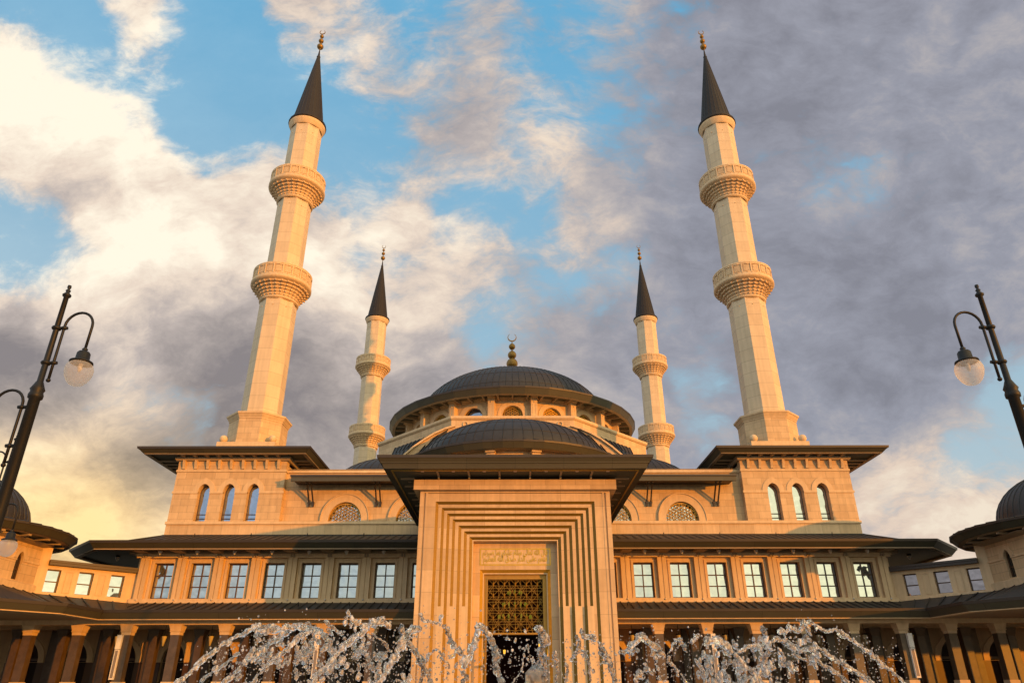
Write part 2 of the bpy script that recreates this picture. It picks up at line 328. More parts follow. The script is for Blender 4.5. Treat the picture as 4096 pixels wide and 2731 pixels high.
def tag(o, label=None, cat=None, group=None, kind=None):
    if label: o['label'] = label
    if cat: o['category'] = cat
    if group: o['group'] = group
    if kind: o['kind'] = kind
    return o
def thing(name, loc, label, cat, group=None):
    o = bpy.data.objects.new(name, None); sc.collection.objects.link(o); o.location = loc; ORG[o.name] = Vector(loc)
    o.empty_display_size = .2
    return tag(o, label, cat, group)
KIDS = {}
def copy_tree(o, loc=None, parent=None):
    c = o.copy(); sc.collection.objects.link(c); c.parent = parent
    if loc is not None: c.location = loc
    for ch in list(o.children): copy_tree(ch, None, c)
    return c
def SX(s): return Matrix.Diagonal((s, 1, 1, 1))
def arch(cx, z0, w, zs, rise, n=14, pt=0.0, base=True):      # opening outline: half width w, springing zs, rise; pt = pointedness
    pts = [(cx - w, z0), (cx + w, z0)] if base else []
    for i in range(n + 1):
        a = math.pi * i / n; x = math.cos(a); z = math.sin(a)
        if pt > 0: z = z * (1 - pt) + pt * (1 - abs(x)) ** .75
        pts.append((cx + w * x, zs + rise * z))
    return pts
def ngon(r, n=8, c=(0, 0), ph=None):
    ph = math.pi / n if ph is None else ph
    return [(c[0] + r * math.cos(2 * math.pi * i / n + ph), c[1] + r * math.sin(2 * math.pi * i / n + ph)) for i in range(n)]
HALL, TW = Vector((0, 60, -1.4)), 47.0
# ------------------------------------------------------------------ ground
tag(MB().box(-300, 300, -200, 700, -1.9, -1.4).build('ground', 'pave'), kind='structure')
g = MB()
for i in range(4): g.prism([(-60, 31 + .35 * i), (-21, 31 + .35 * i), (-19, 33.6 + .35 * i), (19, 33.6 + .35 * i), (21, 31 + .35 * i), (60, 31 + .35 * i), (60, 120), (-60, 120)], -1.4 + .25 * i, -1.15 + .25 * i - (.004 if i < 3 else 0))
tag(g.build('terrace', 'pave'), kind='structure')
FLOOR = -.40
# ------------------------------------------------------------------ minaret
def minaret(loc, label, group):
    t = thing('minaret', loc, label, 'minaret', group); T = Matrix.Translation((loc[0], loc[1], 0))
    b = MB(T); b.box(-2.1, 2.1, -2.1, 2.1, 14.6, 15.93); b.build('plinth', 'smooth', t)
    for sx in (-1, 1):
        for sy in (-1, 1): MB(T).sphere((sx * 1.78, sy * 1.78, 16.22), .29, 20).build('stone_ball', 'smooth', t)
    b = MB(T); b.prism(ngon(2.13), 15.93, 17.85); b.build('base', 'stone', t)
    b = MB(T)
    for r0, z0, r1, z1 in ((2.17, 17.78, 2.17, 17.88), (2.20, 17.88, 2.34, 18.12), (2.38, 18.12, 2.40, 18.25), (2.40, 18.25, 1.6, 18.5)): b.frust(ngon(r0), z0, ngon(r1), z1)
    b.build('cornice', 'smooth', t)
    for r0, z0, r1, z1 in ((1.50, 18.4, 1.47, 28.6), (1.45, 30.2, 1.43, 38.6), (1.42, 40.1, 1.40, 46.85)):
        b = MB(T); b.frust(ngon(r0), z0, ngon(r1), z1); sh = b.build('shaft', 'shaft', t)
        k = MB(T); zz = z1 - .95
        for i in range(8):
            a = 2 * math.pi * i / 8 + math.pi / 8 + math.pi / 8; rr = r1 * math.cos(math.pi / 8) + .02
            k.sphere((rr * math.cos(a), rr * math.sin(a), zz), .045, 8)
        k.build('knob', 'smooth', sh)
    for zb in (28.35, 38.38):
        bal = MB(T); bal.lathe([(1.42, zb - .12), (1.56, zb - .06), (1.58, zb + .06), (1.50, zb + .14)], 48)
        bal.lathe([(2.10, zb + 1.22), (2.33, zb + 1.30), (2.43, zb + 1.40), (2.43, zb + 1.60), (2.36, zb + 1.66), (2.30, zb + 1.70), (2.30, zb + 2.56), (2.38, zb + 2.60), (2.38, zb + 2.72), (2.22, zb + 2.72), (2.22, zb + 1.62), (1.2, zb + 1.62)], 64)
        bl = bal.build('balcony', 'smooth', t)
        co_ = MB(T); co_.lathe([(1.44, zb + .1), (1.50, zb + .25), (1.62, zb + .55), (1.80, zb + .85), (2.06, zb + 1.22), (2.10, zb + 1.24)], 48)
        for i in range(28):
            a = 2 * math.pi * (i + .5) / 28; Tr = T @ Matrix.Rotation(a, 4, 'Z'); q = MB(Tr)
            for j in range(5):
                r = 1.60 + .115 * j + .012 * j * j; z = zb + .16 + .225 * j; q.box(1.4, r, -.042, .042, z, z + .13); q.box(1.4, r - .07, -.065, .065, z + .13, z + .20)
            co_.v += q.v; kk = len(co_.v) - len(q.v); co_.f += [tuple(x + kk for x in f) for f in q.f]; co_.sm += q.sm
        for j in range(5): r = 1.50 + .10 * j + .015 * j * j; z = zb + .20 + .225 * j; co_.lathe([(r - .1, z), (r, z), (r + .02, z + .10), (r - .1, z + .12)], 48)
        co_.build('corbel', 'smooth', bl)
        pa = MB(T); pl = MB(T)
        for i in range(20):
            a = 2 * math.pi * i / 20; Tr = T @ Matrix.Rotation(a, 4, 'Z'); q = MB(Tr); q.box(2.28, 2.375, -.05, .05, zb + 1.68, zb + 2.60)
            q.box(2.28, 2.35, -.36, .36, zb + 1.68, zb + 1.78); q.box(2.28, 2.35, -.36, .36, zb + 2.48, zb + 2.60)
            kk = len(pa.v); pa.v += q.v; pa.f += [tuple(x + kk for x in f) for f in q.f]; pa.sm += q.sm
            q = MB(T @ Matrix.Rotation(a + math.pi / 20, 4, 'Z'))
            for jx in range(5):
                q.box(2.24, 2.335, -.20 + .09 * jx - .018, -.20 + .09 * jx + .018 + .012, zb + 1.86, zb + 2.42)
            for jz in range(6): q.box(2.24, 2.333, -.215, .215, zb + 1.86 + .1 * jz, zb + 1.92 + .1 * jz)
            kk = len(pl.v); pl.v += q.v; pl.f += [tuple(x + kk for x in f) for f in q.f]; pl.sm += q.sm
        pa.build('railing_posts', 'smooth', bl); pl.build('railing_lattice', 'smooth', bl)
    b = MB(T); b.lathe([(1.38, 46.7), (1.46, 46.75), (1.48, 46.9), (1.56, 47.0), (1.60, 47.2), (1.66, 47.3), (1.2, 47.35)], 48); b.build('collar', 'smooth', t)
    b = MB(T); b.lathe([(1.2, 47.33), (1.71, 47.36), (1.74, 47.46), (1.71, 47.58), (1.46, 47.68), (1.36, 48.1), (.12, 56.6), (.05, 57.4), (.001, 57.5)], 24, smooth=False)
    cr = b.build('cone_roof', 'cone', t); b = MB(T)
    for i in range(24):
        a = 2 * math.pi * i / 24; b.tube([(1.38 * math.cos(a), 1.38 * math.sin(a), 48.0), (.13 * math.cos(a), .13 * math.sin(a), 56.5)], .018, 4, False)
    b.lathe([(.16, 56.45), (.19, 56.5), (.16, 56.56)], 16)
    b.build('seam', 'seam', cr)
    finial(t, T, 57.4, ((57.92, .32), (58.72, .25), (59.35, .195)), 59.96, .29, 59.96 - .29)
    return t
def finial(t, T, z0, balls, zc, rc, zs):
    b = MB(T); b.lathe([(.05, z0), (.05, zs + .02)], 10); f = b.build('finial', 'brass', t)
    for z, r in balls:
        q = MB(T); q.sphere((0, 0, z), r, 24); q.lathe([(r * .2, z - r * 1.12), (r * .38, z - r * 1.02), (r * .35, z - r * .9)], 16); q.lathe([(r * .35, z + r * .9), (r * .36, z + r * 1.04), (r * .15, z + r * 1.15)], 16); q.build('ball', 'brass', f)
    q = MB(T); out = []; inn = []
    for i in range(25):
        a = R(-90 - 150 + 300 * i / 24); out.append((rc * math.cos(a), zc + rc * math.sin(a)))
        w = math.sin(math.pi * i / 24) * .24 * rc + .01; a2 = a; inn.append(((rc - w) * math.cos(a2), zc + (rc - w) * math.sin(a2)))
    n = 25; vs = [(x, y, z) for y in (-.03, .03) for (x, z) in out + inn]
    fs = []
    for i in range(n - 1):
        fs += [(i, i + 1, n + i + 1, n + i), (2 * n + i, 3 * n + i, 3 * n + i + 1, 2 * n + i + 1), (i, 2 * n + i, 2 * n + i + 1, i + 1), (n + i, n + i + 1, 3 * n + i + 1, 3 * n + i)]
    q.add(vs, fs); q.build('crescent', 'brass', f)
MG = 'four minarets at the corners of the mosque'
mn = minaret((-19.3, 51.4, 14.6), 'tall stone minaret with two balconies and dark cone roof on the left corner tower', MG)
for x, y, l in ((19.3, 51.4, 'tall stone minaret with two balconies and dark cone roof on the right corner tower'),
                (-19.3, 90.6, 'smaller looking rear minaret seen between the left front minaret and the main dome'),
                (19.3, 90.6, 'smaller looking rear minaret seen between the main dome and the right front minaret')):
    c = copy_tree(mn, (x, y, 14.6)); c['label'] = l
# ------------------------------------------------------------------ eave helper
def coffers(b, x0, x1, y0, y1, z, n, w=.14, h=.10, axis='x'):
    """ribs hanging below a soffit at height z, running between y0 and y1 (or x) n times"""
    for i in range(n):
        t = (i + .5) / n
        if axis == 'x': c = x0 + (x1 - x0) * t; b.box(c - w / 2, c + w / 2, y0, y1, z - h, z)
        else: c = y0 + (y1 - y0) * t; b.box(x0, x1, c - w / 2, c + w / 2, z - h, z)
def seams_quad(b, p0, p1, q0, q1, step, r=.02):
    """standing seams on a planar roof quad: bottom edge p0-p1, top edge q0-q1 (each 3d)"""
    p0, p1, q0, q1 = map(Vector, (p0, p1, q0, q1)); n = max(1, int((p1 - p0).length / step))
    for i in range(n + 1):
        t = i / n; a = p0.lerp(p1, t); c = q0.lerp(q1, t)
        if (c - a).length > .1: b.tube([a + Vector((0, 0, r * .8)), c + Vector((0, 0, r * .8))], r * 1.7, 4, False)
def lattice(b, cx, z0, rad, y, step, w=.022, full=None):
    """hexagonal star grille clipped to a half disc of radius rad standing on z0"""
    for ang in (30, 90, 150):
        a = R(ang); d = Vector((math.cos(a), math.sin(a))); nrm = Vector((-d.y, d.x)); k = -int(rad / step) - 1
        while k * step < rad:
            o = (k + .5) * step; k += 1
            if abs(o) >= rad: continue
            h = math.sqrt(rad * rad - o * o); p = nrm * o - d * h; q = nrm * o + d * h
            if p.y < 0 and q.y < 0: continue
            if p.y < 0: p = q + (p - q) * (q.y / (q.y - p.y))
            if q.y < 0: q = p + (q - p) * (p.y / (p.y - q.y))
            if (p - q).length > .03: b.bar((cx + p.x, y, z0 + p.y), (cx + q.x, y, z0 + q.y), w, w)
    pts = [(cx + rad * math.cos(math.pi * i / 20), y, z0 + rad * math.sin(math.pi * i / 20)) for i in range(21)]
    for i in range(20): b.bar(pts[i], pts[i + 1], w * 2.2, w * 2)
    r2 = step * .36
    rows = int(rad / (step * .866)) + 1
    for j in range(0, rows):
        for i in range(-rows * 2, rows * 2):
            x = (i + (.5 if j % 2 else 0)) * step * 1.1547; z = j * step
            if x * x + z * z < (rad - r2) ** 2 and z >= 0:
                for q in range(6):
                    a = R(60 * q); e = R(60 * q + 60); b.bar((cx + x + r2 * math.cos(a), y, z0 + z + r2 * math.sin(a)), (cx + x + r2 * math.cos(e), y, z0 + z + r2 * math.sin(e)), w * .8, w)
# ------------------------------------------------------------------ corner towers
def tower(s):
    side = 'left' if s < 0 else 'right'
    t = thing('corner_tower', (s * 19.05, 50.8, 8.8), 'square corner tower with three arched windows and wide eave under the %s front minaret' % side, 'tower', 'corner towers of the mosque')
    T = SX(s); X0, X1 = 15.38, 22.70
    b = MB(T)
    wx = [17.36, 18.98, 20.65]; holes = [arch(c, 9.78, .39, 11.70, .56, 16, .15) for c in wx]
    b.plate([(X0, 9.76), (X1, 9.76), (X1, 13.98), (X0, 13.98)], holes, TW, TW + .6)
    b.box(X0, X0 + .6, TW + .6, 54.6, 9.0, 13.98); b.box(X1 - .6, X1, TW + .6, 54.6, 9.0, 13.98); b.box(X0, X1, 54.6, 55.2, 9.0, 13.98); b.box(X0, X1, TW + .6, 54.6, 13.6, 13.98)
    b.build('wall', 'stone', t)
    b = MB(T); xs = [X0 - .06] + sum([[c - .39, c + .39] for c in wx], []) + [X1 + .06]
    for i in range(0, len(xs), 2): b.box(xs[i], xs[i + 1], TW - .05, TW + .1, 11.60, 11.75)
    b.sweep([(X0, 55), (X0, TW), (X1, TW), (X1, 55)], [(-.05, 13.06), (.07, 13.08), (.09, 13.2), (-.05, 13.22)], side=-1)
    b.build('string_course', 'smooth', t)
    for c in wx:
        b = MB(T); o = arch(c, 11.75, .74, 11.75, .90, 18, .30)[2:]; i_ = arch(c, 11.75, .39, 11.75, .50, 18, .15)[2:]
        b.plate(o + i_[::-1], [], TW - .045, TW + .02); b.build('arch_surround', 'smooth', t)
        b = MB(T); o = arch(c, 9.76, .40, 11.70, .57, 16, .15); ii = arch(c, 9.80, .35, 11.70, .52, 16, .15); b.plate(o, [ii], TW + .42, TW + .50)
        for z in (9.98, 10.26): b.box(c - .34, c + .34, TW + .43, TW + .48, z, z + .06)
        w = b.build('window', 'frame', t); b = MB(T); b.plate(arch(c, 9.77, .37, 11.70, .55, 16, .15), [], TW + .455, TW + .465); b.build('pane', 'pane2' if s < 0 else 'pane', w)  # left panes take the darker tinted copy, a dimmer reflection painted in
    for i in range(9):
        x = 15.89 + i * .798; b = MB(T)
        prof = [(TW, 13.22), (TW - .10, 13.26), (TW - .13, 13.4), (TW - .22, 13.62), (TW - .24, 13.84), (TW, 13.84)]
        n = len(prof); b.add([(x + d, y, z) for d in (-.085, .085) for y, z in prof], [tuple(range(n)), tuple(range(2 * n - 1, n - 1, -1))] + [(k, (k + 1) % n, n + (k + 1) % n, n + k) for k in range(n)])
        b.build('bracket', 'smooth', t)
    cx, cy, h = 19.3, 51.4, 5.75
    sq = lambda r: [(cx - r, cy - r), (cx + r, cy - r), (cx + r, cy + r), (cx - r, cy + r)]
    b = MB(T); b.sweep(sq(h), [(-.31, 14.06), (-.04, 14.32), (-.25, 14.36), (-.5, 14.3), (-.5, 14.06)], True, 1); e = b.build('eave', 'fascia', t)
    b = MB(T); b.sweep(sq(h), [(-.06, 14.29), (.0, 14.31), (.02, 14.45), (-.28, 14.45), (-.28, 14.31)], True, 1); b.build('gutter', 'gutter', e)
    b = MB(T); b.sweep(sq(h), [(-.60, 14.02), (-.34, 14.02), (-.34, 14.058), (-.60, 14.058)], True, 1)
    b.sweep([(X0 - .02, TW - .02), (X1 + .02, TW - .02), (X1 + .02, 55.2), (X0 - .02, 55.2)], [(-.05, 13.80), (.12, 13.80), (.20, 13.92), (.20, 14.10), (-.05, 14.10)], True, 1)
    for i in range(9): x = 15.89 + i * .798; b.box(x - .10, x + .10, 46.25, TW - .2, 14.0, 14.1)
    for i in range(9): y = 47.8 + i * .798; b.box(14.15, X0 - .2, y - .10, y + .10, 14.0, 14.1); b.box(X1 + .2, 24.45, y - .10, y + .10, 14.0, 14.1)
    b.build('soffit_rib', 'soffit', e)
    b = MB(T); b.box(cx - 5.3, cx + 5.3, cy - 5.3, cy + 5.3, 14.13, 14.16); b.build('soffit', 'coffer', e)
    b = MB(T); b.frust(sq(h - .1), 14.42, sq(2.0), 15.5); b.build('roof', 'roof', t)
for s in (-1, 1): tower(s)
# ------------------------------------------------------------------ prayer hall: walls, domes
hall = thing('prayer_hall', (0, 60, 8.8), 'cream stone prayer hall with large lead covered dome behind the entrance portal', 'mosque')
b = MB(); arcs = [-11.2, -6.72, -2.24, 2.24, 6.72, 11.2]
b.plate([(-15.4, 9.0), (15.4, 9.0), (15.4, 13.28), (-15.4, 13.28)], [arch(c, 9.3, 1.09, 9.95, 1.17, 20) for c in arcs], 47.5, 48.1)
b.box(-15.4, -14.8, 48.1, 95, 9, 13.1); b.box(14.8, 15.4, 48.1, 95, 9, 13.1); b.box(-22, 22, 94, 95, -1.4, 13.1); b.box(-22.6, -22, 55.2, 95, -1.4, 13.1); b.box(22, 22.6, 55.2, 95, -1.4, 13.1)
b.box(-22, 22, 55.2, 55.8, 9, 13.1)
b.build('wall', 'stone', hall)
b = MB(); b.box(-14.8, 14.8, 48.1, 95, 12.9, 13.0); b.box(-22, -14.8, 55.8, 94, 12.9, 13.0); b.box(14.8, 22, 55.8, 94, 12.9, 13.0); b.build('flat_roof', 'roof', hall)
b = MB(); b.box(-15.4, 15.4, 47.38, 47.49, 13.10, 13.32); b.box(-15.4, 15.4, 47.38, 48.2, 13.281, 13.34); b.build('parapet_coping', 'smooth', hall)
b = MB(); b.box(-22.72, 22.72, 47.0, 47.6, 8.2, 9.58); b.build('base_wall', 'band', hall)
b = MB(); b.box(-22.78, 22.78, 46.92, 47.0, 9.57, 9.75); b.box(-22.78, 22.78, 47.0, 47.5, 9.585, 9.75)
for s in (-1, 1): b.box(s * 22.75 - .06, s * 22.75 + .06, 47.0, 54, 9.58, 9.75)
b.build('base_coping', 'smooth', hall)
for i, c in enumerate(arcs):
    b = MB(); b.plate(arch(c, 9.75, 1.60, 9.95, 1.70, 24) + [], [arch(c, 9.76, 1.09, 9.95, 1.17, 22)], 47.40, 47.52); b.build('arch_surround', 'smooth', hall)
    b = MB(); b.plate(arch(c, 9.75, 1.62, 9.95, 1.74, 24), [arch(c, 9.76, 1.57, 9.95, 1.67, 24)], 47.34, 47.41); b.build('arch_moulding', 'smooth', hall)
    b = MB(); lattice(b, c, 9.95, 1.09, 47.60, .195, .028)
    for k in range(5): b.bar((c - 1.08, 47.62, 9.42 + .11 * k), (c + 1.08, 47.62, 9.42 + .11 * k), .02, .02)
    w = b.build('lattice_window', 'grille_gold', hall); w['label'] = 'bronze lattice of small hexagons in a half round arch'
    b = MB(); b.plate(arch(c, 9.3, 1.1, 9.95, 1.18, 20), [], 47.86, 47.88); b.build('pane', 'pane', w)
for s in (-1, 1):
    T = SX(s); t = MB(T)
    t.box(.0, 14.60, 45.82, 46.0, 12.12, 12.42); fs = t.build('canopy_fascia', 'fascia', hall)
    t = MB(T); t.box(0, 14.66, 45.76, 46.02, 12.421, 12.53); t.add([(0, 45.9, 12.53), (14.6, 45.9, 12.53), (14.6, 47.5, 12.95), (0, 47.5, 12.95), (0, 45.9, 12.3), (14.6, 45.9, 12.3), (14.6, 47.5, 12.3), (0, 47.5, 12.3)], [(0, 1, 2, 3), (4, 5, 6, 7), (0, 1, 5, 4), (1, 2, 6, 5)]); t.build('canopy_roof', 'gutter', hall)
    for k in range(3):
        for dx in (0, .27):
            x = 13.55 - 4.5 * k - dx + .12
            if x < .3: continue
            t = MB(T); t.bar((x, 46.2, 12.3), (x, 47.40, 11.06), .085, .085); t.bar((x, 46.1, 12.3), (x, 46.1, 12.05), .07, .07); t.box(x - .075, x + .075, 47.32, 47.5, 10.98, 11.12); t.box(x - .055, x + .055, 47.36, 47.5, 10.80, 10.98)
            t.build('canopy_strut', 'gutter', hall)
# dome platform, octagonal
def octo(ap): return ngon(ap / math.cos(math.pi / 8), 8, (0, 71))
b = MB(); b.prism(octo(12.8), 13.0, 20.95); b.build('platform', 'stone', hall)
b = MB(); b.frust(octo(12.86), 20.74, octo(12.96), 20.86); b.prism(octo(12.96), 20.86, 21.05); b.build('platform_coping', 'smooth', hall)
for s in (-1, 1):
    b = MB(Matrix.Translation((s * 4.08, 58.14, 20.33)) @ Matrix.Rotation(R(90), 4, 'X')); b.lathe([(.16, -.05), (.16, .03), (.24, .03), (.24, -.05)], 24); b.build('round_boss', 'smooth', hall)
# drum
b = MB(); RD = 10.5; NB = 18; wl = 2 * RD * math.tan(math.pi / NB)
for i in range(NB):
    a = 2 * math.pi * i / NB - math.pi / 2; T = Matrix.Translation((0, 71, 0)) @ Matrix.Rotation(a + math.pi / 2, 4, 'Z')
    q = MB(T); q.plate([(-wl / 2, 20.9), (wl / 2, 20.9), (wl / 2, 23.8), (-wl / 2, 23.8)], [arch(0, 21.3, .93, 21.98, .93, 16)], -RD, -RD + .5)
    kk = len(b.v); b.v += q.v; b.f += [tuple(x + kk for x in f) for f in q.f]; b.sm += q.sm
    b2 = MB(T); b2.plate(arch(0, 21.1, 1.36, 21.98, 1.36, 20), [arch(0, 21.11, .93, 21.98, .93, 18)], -RD - .06, -RD); b2.box(-wl / 2, wl / 2, -RD - .10, -RD, 23.42, 23.56); b2.box(-wl / 2, wl / 2, -RD - .2, -RD, 23.56, 23.82); b2.build('drum_moulding', 'smooth', hall)
    b3 = MB(T); lattice(b3, 0, 21.98, .93, -RD + .22, .20, .030)
    for k in range(5): b3.bar((-.92, -RD + .22, 21.35 + .13 * k), (.92, -RD + .22, 21.35 + .13 * k), .02, .02)
    if i == NB - 1:
        b3 = MB(T); b3.plate(arch(0, 21.3, .93, 21.98, .93, 16), [arch(0, 21.3, .84, 21.98, .84, 16)], -RD + .18, -RD + .24)
    w = b3.build('drum_window', 'grille_gold' if i != NB - 1 else 'frame', hall); b3 = MB(T); b3.plate(arch(0, 21.2, .95, 21.98, .95, 16), [], -RD + .40, -RD + .42); b3.build('pane', 'pane3' if i != NB - 1 else 'pane2', w)
    T2 = Matrix.Translation((0, 71, 0)) @ Matrix.Rotation(a + math.pi / 2 + math.pi / NB, 4, 'Z'); b4 = MB(T2)
    b4.box(-.29, .29, -RD - .70, -RD + .1, 20.9, 23.40); b4.box(-.34, .34, -RD - .78, -RD + .1, 23.40, 23.50); b4.box(-.32, .32, -RD - .95, -RD + .1, 23.50, 23.62); b4.box(-.36, .36, -RD - 1.15, -RD + .1, 23.62, 23.76)
    for dx in (-.14, .14): b4.box(dx - .02, dx + .02, -RD - .72, -RD - .70, 21.6, 22.9)
    b4.sphere((0, -RD - .71, 23.10), .075, 10); b4.build('pier', 'smooth', hall)
b.build('drum_wall', 'stone', hall)
NR = 36
def ring(cx, cy, R0, zt, hf, parent, nr, a0=None, a1=None, zin=None, Rin=None):
    ph = math.pi / nr
    b = MB(); b.lathe([(R0 - .30, zt - hf), (R0 - .03, zt - .12), (R0 - .3, zt - .10), (R0 - .6, zt - hf)][:4], nr, (cx, cy, 0), ph, False); b.lathe([(R0 - .30, zt - hf), (R0 - .6, zt - hf)], nr, (cx, cy, 0), ph, False); e = b.build('ring_eave', 'fascia', parent)
    b = MB(); b.lathe([(R0 - .3, zt - .13), (R0, zt - .13), (R0 + .02, zt), (R0 - .3, zt + .02)], nr, (cx, cy, 0), ph, False); b.build('gutter', 'gutter', e)
    return e
e = ring(0, 71, 12.72, 23.98, .62, hall, NR)
b = MB(); b.lathe([(12.3, 23.345), (12.12, 23.33), (12.05, 23.50), (RD, 23.75)], NR, (0, 71, 0), math.pi / NR, False); b.build('soffit', 'coffer', e)
b = MB(); b.lathe([(12.42, 23.355), (12.14, 23.30), (12.10, 23.42), (12.3, 23.42)], NR, (0, 71, 0), math.pi / NR, False)
for i in range(54):
    a = 2 * math.pi * (i + .5) / 54; q = MB(Matrix.Translation((0, 71, 0)) @ Matrix.Rotation(a, 4, 'Z')); q.bar((RD + .1, 0, 23.66), (12.2, 0, 23.40), .14, .10)
    q2 = MB(Matrix.Translation((0, 71, 0)) @ Matrix.Rotation(a, 4, 'Z')); q2.box(RD + .1, 12.15, -.07, .07, 23.36, 23.7)
    kk = len(b.v); b.v += q2.v; b.f += [tuple(x + kk for x in f) for f in q2.f]; b.sm += q2.sm
b.build('soffit_rib', 'soffit', e)
def dome(cx, cy, zb, Rb, H, parent, nseam, Ro, zo, name='dome', p=2.0, rows=0):
    """elliptical cap with ribs plus the sloping skirt from its foot to the eave"""
    prof = [(Ro, zo), (Rb * 1.0, zb)]; cap = []
    for k in range(1, 25):
        a = math.pi / 2 * k / 24; cap.append((max(.002, Rb * math.cos(a)), zb + H * math.sin(a)))
    b = MB(); b.lathe(prof + cap, 96, (cx, cy, 0)); o = b.build(name, 'dome', parent)
    b = MB(); pr = prof + cap[:-1]
    for i in range(nseam):
        a = 2 * math.pi * i / nseam; b.tube([(cx + (r + .01) * math.cos(a), cy + (r + .01) * math.sin(a), z + .012) for r, z in pr[::2] + [pr[-1]]], .028 * min(1, Rb / 8) + .006, 4, False)
    b.build('dome_seam', 'seam', o)
    b = MB()
    for k in range(1, rows + 1):
        a = math.pi / 2 * k / (rows + 2.2); r = Rb * math.cos(a); z = zb + H * math.sin(a); b.lathe([(r + .0, z - .02), (r + .025, z), (r - .01, z + .03)], 96, (cx, cy, 0))
    if rows: b.build('sheet_lap', 'seam', o)
    return o
main = dome(0, 71, 24.25, 9.9, 5.75, hall, 96, 12.66, 23.97, rows=4); main['label'] = 'large main dome covered in dark ribbed lead sheets'
b = MB(Matrix.Translation((0, 71, 0))); b.lathe([(.9, 29.9), (.55, 30.2), (.36, 30.9), (.42, 31.2), (.2, 31.3)], 24); b.build('finial_foot', 'brass', hall)
finial(hall, Matrix.Translation((0, 71, 0)), 31.2, ((31.76, .62), (32.80, .47), (33.83, .36)), 34.95, .50, 34.5)
# front half dome and its ring
e = ring(0, 58.6, 9.62, 16.0, .55, hall, 40)
b = MB(); b.lathe([(9.05, 15.47), (8.9, 15.44), (8.4, 15.62), (8.3, 15.62)], 40, (0, 58.6, 0), math.pi / 40, False); b.build('soffit', 'soffit', e)
b = MB(); b.lathe([(8.3, 13.2), (8.3, 15.8)], 40, (0, 58.6, 0), math.pi / 40, False); b.build('half_dome_drum', 'smooth', hall)
for i in range(16):
    a = -math.pi / 2 + (i - 7.5) * R(22.0); b = MB(Matrix.Translation((0, 58.6, 0)) @ Matrix.Rotation(a, 4, 'Z'))
    b.box(8.2, 8.75, -.30, .30, 13.2, 15.30); b.box(8.2, 8.95, -.36, .36, 15.30, 15.42); b.box(8.2, 9.05, -.34, .34, 15.42, 15.54)
    if i in (6, 7, 8, 9, 5, 10): b.build('half_dome_pier', 'smooth', hall)
hd = dome(0, 58.6, 16.35, 7.9, 3.65, hall, 64, 9.58, 16.0, 'half_dome', rows=3); hd['label'] = 'lower half dome in front of the platform'
for sx in (-1, 1):
    for sy in (-1, 1):
        c = (sx * 7.2, 71 + sy * 8.6); d_ = dome(c[0], c[1], 15.4, 4.3, 3.6, hall, 56, 4.5, 15.2, 'corner_half_dome')
    T = SX(sx); rw = [((5.35, 58.12), (10.9, 63.7), 19.95), ((6.2, 57.3), (11.0, 62.8), 19.0), ((7.4, 56.3), (11.0, 61.4), 17.2), ((8.2, 55.6), (10.9, 60.4), 15.2)]
    b = MB(T); b.add([(p[0], p[1], z) for a_, c_, z in rw for p in (a_, c_)], [(2 * i, 2 * i + 1, 2 * i + 3, 2 * i + 2) for i in range(3)] + [(1, 0, 2, 4, 6), (0, 1, 7, 6)]); cr = b.build('corner_roof', 'dome', hall)
    b = MB(T)
    for i in range(3): seams_quad(b, rw[i + 1][0] + (rw[i + 1][2],), rw[i + 1][1] + (rw[i + 1][2],), rw[i][0] + (rw[i][2],), rw[i][1] + (rw[i][2],), .55, .03)
    b.build('roof_seam', 'seam', cr)
    b = MB(T); cv = [(4.93, 20.02)]
    for k in range(1, 9): t = k / 8; cv.append((4.93 + 7.0 * t, 20.02 - 1.8 * t - 4.2 * t * t))
    b.plate([(4.0, 13.1), (11.9, 13.1)] + cv[::-1] + [(4.0, 20.02)], [], 57.9, 58.5); b.build('rib_wall', 'stone', hall)
    b = MB(T)
    for i in range(8): b.bar((cv[i][0], 58.05, cv[i][1] + .05), (cv[i + 1][0] + .02, 58.05, cv[i + 1][1] + .05), .14, .75)
    b.build('rib_coping', 'smooth', hall)
    d2 = dome(sx * 9.6, 57.2, 13.6, 5.3, 3.1, hall, 48, 5.6, 13.3, 'side_dome')
